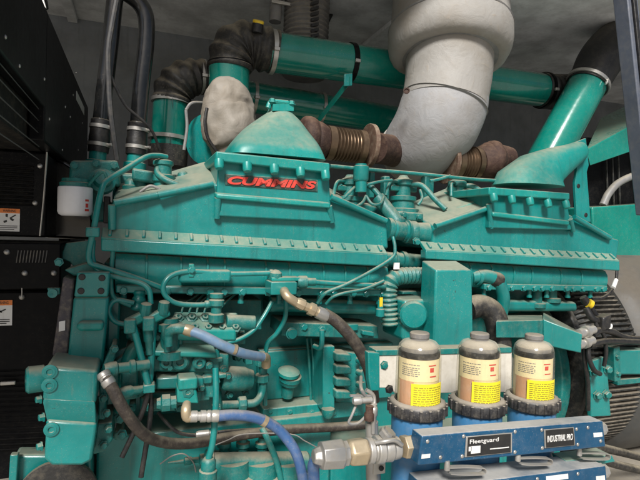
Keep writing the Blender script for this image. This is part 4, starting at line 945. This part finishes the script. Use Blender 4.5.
hose('wire', 'loose pale wire curling in front of the oil pan', 'wire', m_cable, [(160, 464, .08), (172, 456, .05), (184, 454, .05), (193, 462, .05), (196, 472, .08)], .7, 6)
hose('wire', 'loose pale wire curling above the bottom water pipe', 'wire', m_cable, [(213, 446, -.05), (228, 440, -.05), (245, 434, -.05), (290, 434, -.05), (305, 441, -.04), (318, 448, -.02)], .6, 6)
t = thing('tube_tap', 'small teal tap with dusty spout on the oil pan', 'valve', P(186, 464, .08))
MB().lathe(P(168, 463, .07), V(1,0,-.02), [(0, .004), (.06, .008), (.065, .016), (.09, .016), (.095, .012), (.12, .012), (.125, .022), (.17, .024), (.175, .03), (.22, .03)], 12).build('body', m_cast, t)
t = thing('water_pipe', 'thick teal water pipe with dusty top and flanged feet at the bottom', 'pipe', P(250, 462, .0))
a = P(212, 463, .0); b = P(306, 461, .0); r = 10*mpp(a)
MB().lathe(a, b-a, [(-.03, r*.6), (-.028, r*1.25), (.0, r*1.25), (.002, r), ((b-a).length, r), ((b-a).length+.01, r*.8)], 28).build('pipe', m_cast, t)
for x in (232, 260, 287):
    MB().lathe(P(x, 474, -.0), -AZ, [(-.06, .07), (.0, .075), (.005, .095), (.03, .095), (.032, .08), (.3, .08)], 20).build('foot', m_cast, t)
for x in (224, 243, 262):
    MB().lathe(P(x, 447, .06), AZ, [(-.05, .02), (.0, .02), (.004, .03), (.02, .03), (.024, .018), (.04, .016)], 10).build('plug', m_cast, t)
MB().tube([P(262, 428, -.03), P(268, 440, -.05), P(276, 460, -.06), P(281, 480, -.06)], 3.2*mpp(a), 12, 6).build('side_pipe', m_cast, t)

# ================================================================== FILTER BANK
Yp = -.45
t = thing('filter_bracket', 'pale dusty mounting plate with teal edge behind the three fuel filters', 'bracket', P(440, 370, Yp))
MB().prism([(379, 355), (512, 352), (512, 392), (396, 394), (390, 388), (379, 388)], Yp, .012).build('plate', m_plate, t, .003)
MB().prism([(368, 352), (380, 353), (380, 391), (371, 391), (369, 380)], Yp-.01, .03).build('side_plate', m_teal, t, .004)
MB().prism([(376, 350), (512, 347), (512, 353), (376, 356)], Yp-.005, .06).build('top_edge', m_cast, t, .003)
MB().hexb(P(384, 365, Yp), -AY, .012, .010).build('bolt', m_cast, t)
MB().hexb(P(389, 389, Yp), -AY, .012, .012).build('bolt', m_rubc, t)
t = thing('mounting_arm', 'teal mounting arm with dusty top reaching out right of the filters', 'bracket', P(545, 330, -.2))
MB().loft([P(x, y, -.12) for x, y in ((496, 321), (543, 320), (543, 338), (496, 338))], [P(x, y, .2) for x, y in ((500, 313), (545, 313), (545, 330), (500, 330))]).build('beam', m_cast, t, .005)
MB().loft([P(543, 319, -.12), P(582, 334, -.22), P(581, 353, -.22), P(543, 345, -.12)], [P(543, 312, .1), P(580, 332, .05), P(578, 350, .05), P(543, 336, .1)]).build('arm', m_teal, t, .005)
def fuel_filter(label, c, first=None, face=0):
    if first: return dup(first, c, label, face)
    t = thing('fuel_filter', label, 'fuel filter', c, 'fuel filters with clear bowls'); o = WL[t.name]
    # c: centre of the collar's top; all in metres
    R0 = .0655
    MB().lathe(o, AZ, [(-.02, R0), (.06, R0*1.0), (.12, R0*.985), (.145, R0*.955), (.160, R0*.88), (.170, R0*.74), (.175, R0*.52), (.176, R0*.3), (.174, 0)], 48).build('bowl', m_clear, t)
    MB().lathe(o+AZ*.172, AZ, [(0, .020), (.002, .026), (.008, .0265), (.009, .0285), (.021, .0285), (.024, .026), (.026, .012)], 20).build('cap', m_duct, t, .001)
    e = MB().lathe(o, AZ, [(-.02, R0*.90), (.128, R0*.90), (.128, R0*.5), (.129, 0)], 40).build('element', m_cream, t)
    MB().lathe(o+AZ*.128, AZ, [(0, 0), (0, R0*.91), (.015, R0*.91), (.015, 0)], 40).build('element_cap', m_ink, e)
    MB().lathe(o+AZ*.1435, AZ, [(0, 0), (0, R0*.80), (.012, R0*.82), (.024, R0*.62), (.030, R0*.3), (.031, 0)], 32).build('dome_insert', m_duct, e)  # grey insert added to lighten the dark view through the clear dome
    def patch(a0, a1, z0, z1, rr, name, m, par):
        n = 14; L = []
        for i in range(n+1):
            a = R(a0+(a1-a0)*i/n); u = V(math.sin(a), -math.cos(a), 0)
            L.append([o+u*rr+AZ*z0, o+u*(rr+.0008)+AZ*z0, o+u*(rr+.0008)+AZ*z1, o+u*rr+AZ*z1])
        return MB().loft(*L).build(name, m, par)
    patch(-66, -20, -.015, .066, R0*.905, 'media', m_pink, e)
    lb = patch(-24, 64, -.018, .062, R0*1.004, 'warning_label', m_yel, t)
    def words(a0, a1, rows, h, rr, m, par, rnd):              # rows of small print, word by word
        mb = MB()
        for z in rows:
            a = a0
            while a < a1-3:
                w = min(rnd.uniform(3.5, 11), a1-a); n = 3; L = []
                for i in range(n+1):
                    q = R(a+w*i/n); u = V(math.sin(q), -math.cos(q), 0)
                    L.append([o+u*rr+AZ*z, o+u*(rr+.0005)+AZ*z, o+u*(rr+.0005)+AZ*(z+h), o+u*rr+AZ*(z+h)])
                mb.loft(*L); a += w+2
        return mb.build('lettering', m, par)
    m_print = mat('label_lettering', (.30, .25, .02), .5, 0, film=.02)
    words(-18, 58, [.0505-.0062*k for k in range(10)], .0026, R0*1.0165, m_print, lb, random.Random(2))
    pl = patch(-74, 62, .066, .127, R0*.906, 'paper_label', mat('cream_label', (.80, .69, .42), .55, 0, var=.05, film=.06) if 'cream_label' not in bpy.data.materials else bpy.data.materials['cream_label'], t)
    patch(24, 36, .094, .106, R0*.92, 'red_mark', m_red, pl)
    patch(20, 44, .111, .114, R0*.92, 'red_mark', m_red, pl)
    patch(24, 46, .080, .083, R0*.92, 'red_mark', m_red, pl)
    words(-56, -4, [.112, .1035, .098, .0925, .087, .0815], .0022, R0*.9185, m_cable, pl, random.Random(4))
    MB().lathe(o, AZ, [(-.042, .076), (-.040, .081), (-.036, .0835), (-.010, .0835), (-.004, .080), (0, .074), (.001, .0667), (-.004, .066), (-.04, .066)], 64).build('collar', m_ring, t)
    for k in range(20):
        a = 2*math.pi*k/20; u = V(math.sin(a), -math.cos(a), 0); w = V(u.y, -u.x, 0)
        if k == 0: rb = MB().obox(o+u*.0835+AZ*(-.022), .009, .008, .030, w, u, AZ).build('grip', m_ring, t, .002); rb0 = rb
        else:
            rb = rb0.copy(); COL.objects.link(rb); rb.parent = t; rb.rotation_euler = (0, 0, a)
    MB().lathe(o, AZ, [(-.42, .060), (-.41, .070), (-.13, .070), (-.10, .073), (-.042, .074), (-.03, .07)], 48).build('head', m_blue, t)
    MB().obox(o+V(.045, -.068, -.105), .035, .02, .04).build('boss', m_blue, t, .005)
    return t
YF = -.74
c = [P(417.5, 399, YF), P(477.5, 396.5, YF), P(532, 394, YF+.02)]
zc = c[0].z
def face(p): return math.atan2(p.x-EYE.x, p.y-EYE.y)*-1
fl = ['fuel filter with clear bowl nearest the silver valve, left one of three', 'fuel filter with clear bowl in the middle of three', 'fuel filter with clear bowl nearest the teal bracket, right one of three']
f0 = fuel_filter(fl[0], c[0]); f0.rotation_euler = (0, 0, face(c[0])*.75)
fuel_filter(fl[1], c[1], f0, face(c[1])*.75); fuel_filter(fl[2], c[2], f0, face(c[2])*.75)
# manifold bars
def bar(label, q, depth, plates):
    t = thing('manifold_bar', label, 'manifold', P(*q[0], YB), 'dark blue manifold bars')
    a = [P(x, y, YB) for x, y in q]
    MB().loft(a, [v+V(0, depth, 0) for v in a]).build('bar', m_navy, t, .004)
    return t, a
YB = -.90
t, a = bar('dark blue manifold bar with two black name plates in front of the filters', [(422, 436), (603, 421), (606, 447), (418, 466)], .05, 1)
ex = (a[1]-a[0]).normalized(); 
def onbar(u, v, off=0): return a[0].lerp(a[1], u).lerp(a[3].lerp(a[2], u), v)+V(0, -off, 0)
holes = [(.03, .2), (.10, .78), (.205, .13), (.205, .82), (.475, .12), (.475, .85), (.625, .14), (.625, .80), (.90, .2), (.97, .75), (.83, .22), (.83, .8)]
bolts(t, [onbar(u, v, .0) for u, v in holes], -AY, .0055, .003, m_steel, 'screw', 'dome')
def plate_(u0, u1, v0, v1):
    o_ = [onbar(u0, v0, .004), onbar(u1, v0, .004), onbar(u1, v1, .004), onbar(u0, v1, .004)]
    p = MB().loft(o_, [v+V(0, .0038, 0) for v in o_]).build('name_plate', m_steel, t, .001)
    cc = sum(o_, Vector())/4; i_ = [cc+(v-cc)*.93+V(0, -.0008, 0) for v in o_]; i_ = [cc+ (v-cc) for v in i_]
    MB().loft(i_, [v+V(0, .0007, 0) for v in i_]).build('plate_ground', m_ink, p)
    return p, o_, cc
p, o_, cc = plate_(.215, .455, .13, .84)
W, H = (o_[1]-o_[0]).length, (o_[0]-o_[3]).length
text(p, 'lettering', 'Fleetguard', cc+ex*(-W*.12)+AZ*(H*.22)+V(0, -.0012, 0), ex, AZ, W*.62, H*.26, m_lwhite, .0006)
MB().obox(cc+ex*(-W*.30)+AZ*(-H*.16)+V(0, -.0012, 0), W*.2, .0006, H*.36, ex, AY, AZ).build('white_field', m_lwhite, p)
MB().obox(cc+ex*(-W*.42)+AZ*(-H*.10)+V(0, -.0012, 0), W*.06, .0006, H*.22, ex, AY, AZ).build('white_field', m_lwhite, p)
MB().obox(cc+ex*(W*.22)+AZ*(-H*.2)+V(0, -.0012, 0), W*.42, .0006, H*.05, ex, AY, AZ).build('strap_line', m_lwhite, p)
p, o_, cc = plate_(.635, .81, .12, .80)
W, H = (o_[1]-o_[0]).length, (o_[0]-o_[3]).length
text(p, 'lettering', 'INDUSTRIAL PRO', cc+V(0, -.0012, 0), ex, AZ, W*.86, H*.34, m_lwhite, .0006, bold=.01)
for u0, u1, v0, v1 in ((.93, .985, .42, .58), (.01, .05, .62, .76)):
    o_ = [onbar(u0, v0, .001), onbar(u1, v0, .001), onbar(u1, v1, .001), onbar(u0, v1, .001)]
    MB().loft(o_, [v+V(0, .0009, 0) for v in o_]).build('sticker', m_lwhite, t)
q = onbar(1, .45); MB().lathe(q+V(-.002, .03, 0), AX, [(0, .026), (.012, .026), (.014, .022), (.03, .020), (.032, 0)], 8).build('end_plug', m_steel, t)
t, a = bar('lower dark blue manifold bar at the bottom edge of the photo', [(426, 488), (606, 466), (609, 500), (424, 530)], .09, 0)
ex = (a[1]-a[0]).normalized()
for u0, u1, v0, v1 in ((.31, .42, .05, .26), (.63, .76, .08, .22), (.93, .985, .26, .4)):
    o_ = [onbar(u0, v0, .001), onbar(u1, v0, .001), onbar(u1, v1, .001), onbar(u0, v1, .001)]
    MB().loft(o_, [v+V(0, .0009, 0) for v in o_]).build('sticker', m_lwhite, t)
bolts(t, [onbar(u, .12) for u in (.08, .27, .46, .58, .82)], -AY, .0055, .003, m_steel, 'screw', 'dome')
q = onbar(1, .3); MB().lathe(q+V(-.002, .03, 0), AX, [(0, .026), (.012, .026), (.014, .022), (.03, .020), (.032, 0)], 8).build('end_plug', m_steel, t)
# bent strap handles between the bars
def strap(label, c, first=None):
    if first: return dup(first, c, label)
    t = thing('strap_loop', label, 'strap', c, 'bent straps under the manifold bar'); o = WL[t.name]
    path = [V(-.075, .0, .010), V(-.02, -.0, .004), V(.03, .0, -.004), V(.043, .0, -.008), V(.047, .0, -.016), V(.041, .0, -.022), V(.02, .0, -.021), V(-.03, .0, -.014), V(-.065, .0, -.007)]
    c_ = catmull(path, 6); wv = V(.12, .025, 0)
    mb = MB(); L = []
    for i, p in enumerate(c_):
        d = (c_[min(i+1, len(c_)-1)]-c_[max(i-1, 0)]).normalized(); w = V(-.05, 1, .0); w = (w-d*w.dot(d)).normalized(); n = d.cross(w)*.0012; w = w*.008
        L.append([o+p-w-n, o+p+w-n, o+p+w+n, o+p-w+n])
    mb.loft(*L).build('strap', m_steel, t)
    MB().lathe(o+V(-.072, .0, .006), AZ, [(-.004, .008), (.008, .008), (.02, .006)], 10).build('pivot', m_steel, t)
    return t
s0 = strap('bent grey strap under the left name plate', P(470, 467, YB+.0))
strap('bent grey strap between the two name plates', P(538, 458, YB+.01), s0)
strap('bent grey strap at the right end of the bar', P(597, 453, YB+.03), s0)
tag(MB().prism([(566, 461), (612, 455), (616, 462), (570, 471)], YB+.05, .06).build('drain_tray', m_teal, None, .004), 'flat teal tray edge under the rightmost bent strap', 'tray')

# ================================================================== SILVER VALVE
t = thing('shutoff_valve', 'silver and brass pipe valve feeding the left end of the blue bar', 'valve', P(370, 450, -.84))
Y = -.84; ax = (P(421, 445, Y)-P(318, 456, Y)).normalized(); s = mpp(P(370, 450, Y))
def at(px): return P(px, 456-(px-318)*11/103, Y)
MB().lathe(at(313), ax, [(0, 6*s), (3*s, 8*s), (7*s, 9.5*s), (8*s, 13.5*s), (28*s, 14.5*s), (31*s, 12.5*s), (35*s, 12.5*s), (36*s, 9*s)], 8).build('swivel_nut', m_steel, t, .002)
MB().lathe(at(346), ax, [(0, 9*s), (4*s, 13.5*s), (20*s, 14*s), (22*s, 11*s)], 6).build('hex_nut', m_brass, t, .004)
MB().lathe(at(366), ax, [(0, 10*s), (1*s, 12.5*s), (6*s, 13*s), (7*s, 10.5*s), (9*s, 10.5*s), (10*s, 13.5*s), (17*s, 14*s), (18*s, 12*s), (20*s, 12.5*s), (27*s, 13*s), (28*s, 11*s), (31*s, 11.5*s), (36*s, 11*s), (37*s, 9*s)], 28).build('valve_body', m_steel, t, .002)
MB().tube([at(372)+V(0,-.02,.028), at(379)+V(0,-.035,.036), at(388)+V(0,-.035,.036), at(396)+V(0,-.03,.02)], 2.2*s, 10, 6).build('handle', m_steel, t)
MB().lathe(at(402), ax, [(0, 9*s), (1*s, 12*s), (8*s, 12.5*s), (9*s, 10*s), (12*s, 10*s), (12.5*s, 11.5*s), (20*s, 11.5*s)], 6).build('nipple', m_brass, t, .002)
MB().lathe(at(385)+AZ*(12*s)+V(0, -.0, 0), V(.5,-.3,.8), [(0, 9*s), (.012, 9*s), (.016, 7*s), (.022, 7*s)], 8).build('bonnet', m_steel, t)
t = thing('sampling_stem', 'slim grey stem with small tap and wire loop behind the silver valve', 'valve', P(372, 420, -.74))
Y = -.72; s = mpp(P(372, 420, Y))
MB().lathe(P(374, 500, Y), (P(371, 398, Y)-P(374, 500, Y)), [(0, 7.5*s), (46*s, 7.5*s), (47*s, 9*s), (60*s, 9*s), (62*s, 6.5*s), (80*s, 6.5*s), (82*s, 4.5*s), (92*s, 4.5*s), (93*s, 6*s), (98*s, 6*s), (100*s, 3*s)], 18).build('stem', m_steel, t)
MB().lathe(P(369, 420, Y-.02), V(.02,0,1), [(0, 5*s), (6*s, 5.2*s), (8*s, 4*s), (14*s, 4*s)], 12).build('neck', m_rust, t)
MB().lathe(P(353, 401, Y-.01), (P(372, 400, Y)-P(353, 401, Y)), [(0, 3*s), (2*s, 4*s), (8*s, 4*s), (9*s, 3*s), (20*s, 3*s)], 12).build('side_tap', m_steel, t)
MB().obox(P(362, 395.5, Y), 26*s, .006, 2*s, V(1,0,-.08)).build('lever', m_cable, t)
MB().tube([P(357, 403, Y), P(352, 415, Y-.01), P(349, 423, Y-.01), P(358, 423, Y-.01), P(367, 415, Y-.01)], 1.4*s, 8, 6).build('wire_loop', m_cable, t)
MB().tube([P(366, 390, Y), P(371, 393, Y), P(374, 398, Y), P(374.5, 412, Y-.01)], 2.1*s, 10, 6).build('bent_tube', m_steel, t)
MB().tube([P(361, 377, Y+.1), P(361, 388, Y), P(366, 397, Y)], 1.8*s, 8, 4).build('rear_tube', m_cable, t)
MB().lathe(P(374, 407, Y-.02), V(.0,0,-1), [(0, 3*s), (1*s, 3.8*s), (8*s, 3.8*s), (9*s, 3*s), (14*s, 2.6*s), (26*s, 2.4*s)], 14).build('coupling', m_steel, t)
MB().obox(P(379, 465, Y-.02), 13*s, .01, 17*s).build('tag_plate', m_plate, t, .002)
MB().lathe(P(381, 468, Y-.03), -AY, [(0, 2.6*s), (.004, 2.6*s), (.005, 1*s)], 10).build('tag_hole', m_ink, t)

# ================================================================== RIGHT SIDE
t = thing('coolant_log', 'rounded teal coolant tube with dark top under the right aftercooler', 'pipe', P(540, 306, .1))
MB().prism([(503, 300), (578, 302), (579, 312), (503, 312)], .06, .10).build('tube', m_teal, t, .022, seg=4)
for x, y in ((536, 297), (551, 292)):
    MB().lathe(P(x, y+6, .09), AZ, [(-.02, .05), (.0, .05), (.004, .03), (.06, .028), (.066, .04), (.09, .04)], 16).build('port', m_cast, t)
t = thing('sensor_lead', 'black sensor plug with yellow band and braided lead at the end of the coolant tube', 'sensor', P(588, 303, -.05))
MB().lathe(P(583, 297, -.04), V(.55,-.2,-.8), [(0, .018), (.03, .022), (.07, .022), (.075, .016), (.12, .016)], 12).build('plug', m_rubc, t)
MB().lathe(P(588, 303, -.06), V(.8,-.2,-.4), [(0, .02), (.0, .024), (.02, .024), (.02, .02)], 12).build('band', m_ycap, t)
MB().tube([P(592, 299, -.03), P(602, 298, -.02), P(611, 291, .0), P(616, 280, .03), P(617, 268, .06)], 1.6*mpp(P(600, 298, -.03)), 8, 8).build('lead', m_rubc, t)
MB().tube([P(613, 288, .0), P(616, 280, .03)], 2.2*mpp(P(600, 298, -.03)), 10, 1).build('joint', m_lwhite, t)
t = thing('wire_harness', 'bunch of black wires with silver connectors right of the filters', 'wiring', P(600, 335, -.05))
for k, (x, y) in enumerate(((578, 334), (577, 345))):
    a = P(x, y, -.20); MB().lathe(a, V(1,.15,.12), [(0, .012), (.005, .022), (.03, .024), (.032, .018), (.05, .018), (.052, .028), (.075, .028), (.08, .02), (.12, .02)], 14).build('connector', m_steel, t)
for k, q in enumerate(([(592, 335, -.15), (600, 330, -.13), (612, 332, -.1), (626, 338, -.05), (660, 341, .0)], [(590, 345, -.15), (600, 342, -.15), (612, 341, -.12), (640, 342, -.06)], [(588, 345, -.14), (589, 358, -.15), (594, 370, -.15), (600, 374, -.14)], [(594, 318, -.12), (598, 328, -.13), (604, 336, -.13), (606, 352, -.13), (604, 366, -.12)], [(586, 308, -.1), (592, 318, -.12), (600, 322, -.12), (606, 330, -.12)], [(584, 346, -.12), (585, 362, -.12), (588, 385, -.1), (588, 410, -.08)])):
    MB().tube([P(*p) for p in q], (3.6, 3.0, 2.4, 2.0, 3.4, 2.2)[k]*mpp(P(600, 335, -.1)), 10, 8).build('wire', m_rubc, t)
MB().obox(P(603, 322, -.13), .06, .05, .07, V(1,0,.3)).build('plug', m_rubc, t, .008)
MB().lathe(P(609, 326, -.14), -AY, [(0, .014), (.01, .014), (.014, 0)], 12).build('terminal', m_lwhite, t)
t = thing('support_plate', 'light teal support plate with two bolts below the black wires', 'bracket', P(600, 390, -.05))
MB().prism([(590, 362), (605, 357), (608, 374), (611, 416), (591, 417)], -.08, .025).build('plate', m_teal, t, .004)
bolts(t, [P(x, y, -.085) for x, y in ((607, 369), (606, 394), (593, 372), (597, 395))], V(-.2,-1,0), .018, .025, m_cast)
t = thing('alternator', 'big dark ribbed alternator with dusty top at the right edge', 'alternator', P(640, 360, .75))
c0 = V(2.24, .57, .74); ra = .58
mb = MB(); L = []
nf = 120
for xx, k in ((.0, .90), (.03, .97), (.05, 1.0), (1.6, 1.0)):
    l = []
    for i in range(nf):
        for f, rr_ in ((0, 1.0), (.3, 1.0), (.45, .955), (.85, .955)):
            a_ = 2*math.pi*(i+f)/nf; r_ = ra*k*rr_; l.append(c0+V(xx+.06, r_*math.cos(a_), r_*math.sin(a_)))
    L.append(l)
mb.loft(*L).build('ribbed_body', m_alt, t)
MB().lathe(c0, AX, [(.0, ra*.9), (.02, ra*.97), (.055, ra*.97), (.06, ra*.9)], 64).build('end_ring', m_alt, t, .006)
MB().lathe(c0+V(-.25, -.0, -.04), AX, [(0, ra*.66), (.02, ra*.72), (.12, ra*.74), (.16, ra*.90), (.22, ra*.90), (.22, .2)], 64).build('flywheel_housing', m_cast, t, .006)
MB().lathe(c0+V(.42, .05, .02), AX, [(0, ra*.8), (.0, ra*1.06), (.04, ra*1.13), (.10, ra*1.16), (1.2, ra*1.16)], 96).build('end_cover', m_shell, t)
MB().prism([(618, 350), (700, 350), (700, 375), (618, 375)], -.05, .1).build('terminal_box', m_teal, t, .01)
MB().rect(618, 376, 700, 381, -.03, .1).build('cooling_grille', m_cast, t, .002)
MB().prism([(614, 348), (620, 346), (621, 381), (615, 382)], -.07, .06).build('box_flange', m_cast, t, .004)
bolts(t, [P(617, 357, -.07), P(618, 374, -.07)], -AY, .012, .012, m_cast)
t = thing('frame_rail', 'dark teal foot of the alternator on the floor at lower right', 'frame rail', P(620, 420, .0))
MB().rect(560, 448, 700, 520, .35, .3).build('rail', m_floor, t, .01)
for k, (q, lab) in enumerate((([(598, 447, -.3), (620, 452, -.2), (660, 462, -.1)], 'dark pipe on the floor at the lower right corner'), ([(596, 458, -.3), (622, 466, -.25), (660, 474, -.2)], 'second dark pipe nearest the lower right corner'))):
    hose('floor_pipe', lab, 'pipe', m_rub, q, 4.0, 12)
# green cowling and strap at the right end
t = thing('cowling', 'dark teal sheet cowling over the alternator at the right edge', 'cowling', P(610, 240, .5))
MB().prism([(592, 207), (700, 200), (700, 262), (622, 274), (594, 250)], .42, .5).build('lower_sheet', m_pipe, t, .01)
MB().loft([P(x, y, .60) for x, y in ((586, 150), (700, 88), (700, 128), (590, 166))], [P(x, y, .95) for x, y in ((600, 118), (700, 70), (700, 100), (600, 135))]).build('upper_sheet', m_pipe, t, .006)
MB().prism([(576, 142), (586, 138), (589, 165), (587, 172), (591, 222), (577, 222), (575, 183), (577, 170)], .30, .02).build('strap', m_teal, t, .003)
bolts(t, [P(x, y, .299) for x, y in ((582, 158), (578.5, 186), (586, 215))], -AY, .014, .002, m_ink, 'bolt_hole', 'dome')
MB().rect(585, 145, 720, 212, .75, .1).build('dark_screen', m_black, t, .004)
mb = MB()
for x in (606, 612, 618, 634): mb.cyl(P(x, 150, .73), P(x+2, 206, .73), .007, 6)
mb.build('screen_bar', m_alt, t)
hose('duct_hose', 'thick grey hose arching in front of the dark screen at the right edge', 'hose', m_cable, [(603, 205, .5), (609, 193, .5), (620, 182, .5), (640, 174, .5), (670, 170, .5)], 3.6, 14)

# ================================================================== LIGHT
w = bpy.data.worlds.new('World'); SC.world = w; w.use_nodes = True
nt = w.node_tree; nt.nodes.clear(); bg = nt.nodes.new('ShaderNodeBackground'); out = nt.nodes.new('ShaderNodeOutputWorld'); nt.links.new(bg.outputs[0], out.inputs[0])
sky = nt.nodes.new('ShaderNodeTexSky'); sky.sky_type = 'NISHITA'; sky.sun_disc = False
SUN_EL, SUN_AZ = 42, 205          # degrees; azimuth clockwise from +Y
sky.sun_elevation = R(SUN_EL); sky.sun_rotation = R(SUN_AZ); sky.air_density = 1.0; sky.dust_density = 3.0; sky.ozone_density = 1.0
nt.links.new(sky.outputs[0], bg.inputs[0]); bg.inputs[1].default_value = .05
sd = bpy.data.lights.new('sun', 'SUN'); sd.energy = 4.2; sd.angle = R(14); sd.color = (1, .97, .93)
so = bpy.data.objects.new('sun', sd); COL.objects.link(so)
dv = V(math.sin(R(SUN_AZ))*math.cos(R(SUN_EL)), math.cos(R(SUN_AZ))*math.cos(R(SUN_EL)), math.sin(R(SUN_EL)))
so.rotation_euler = dv.to_track_quat('Z', 'Y').to_euler(); so.location = dv*20
vs = SC.view_settings; vs.view_transform = 'Standard'; vs.look = 'None'; vs.exposure = .32; vs.gamma = 1
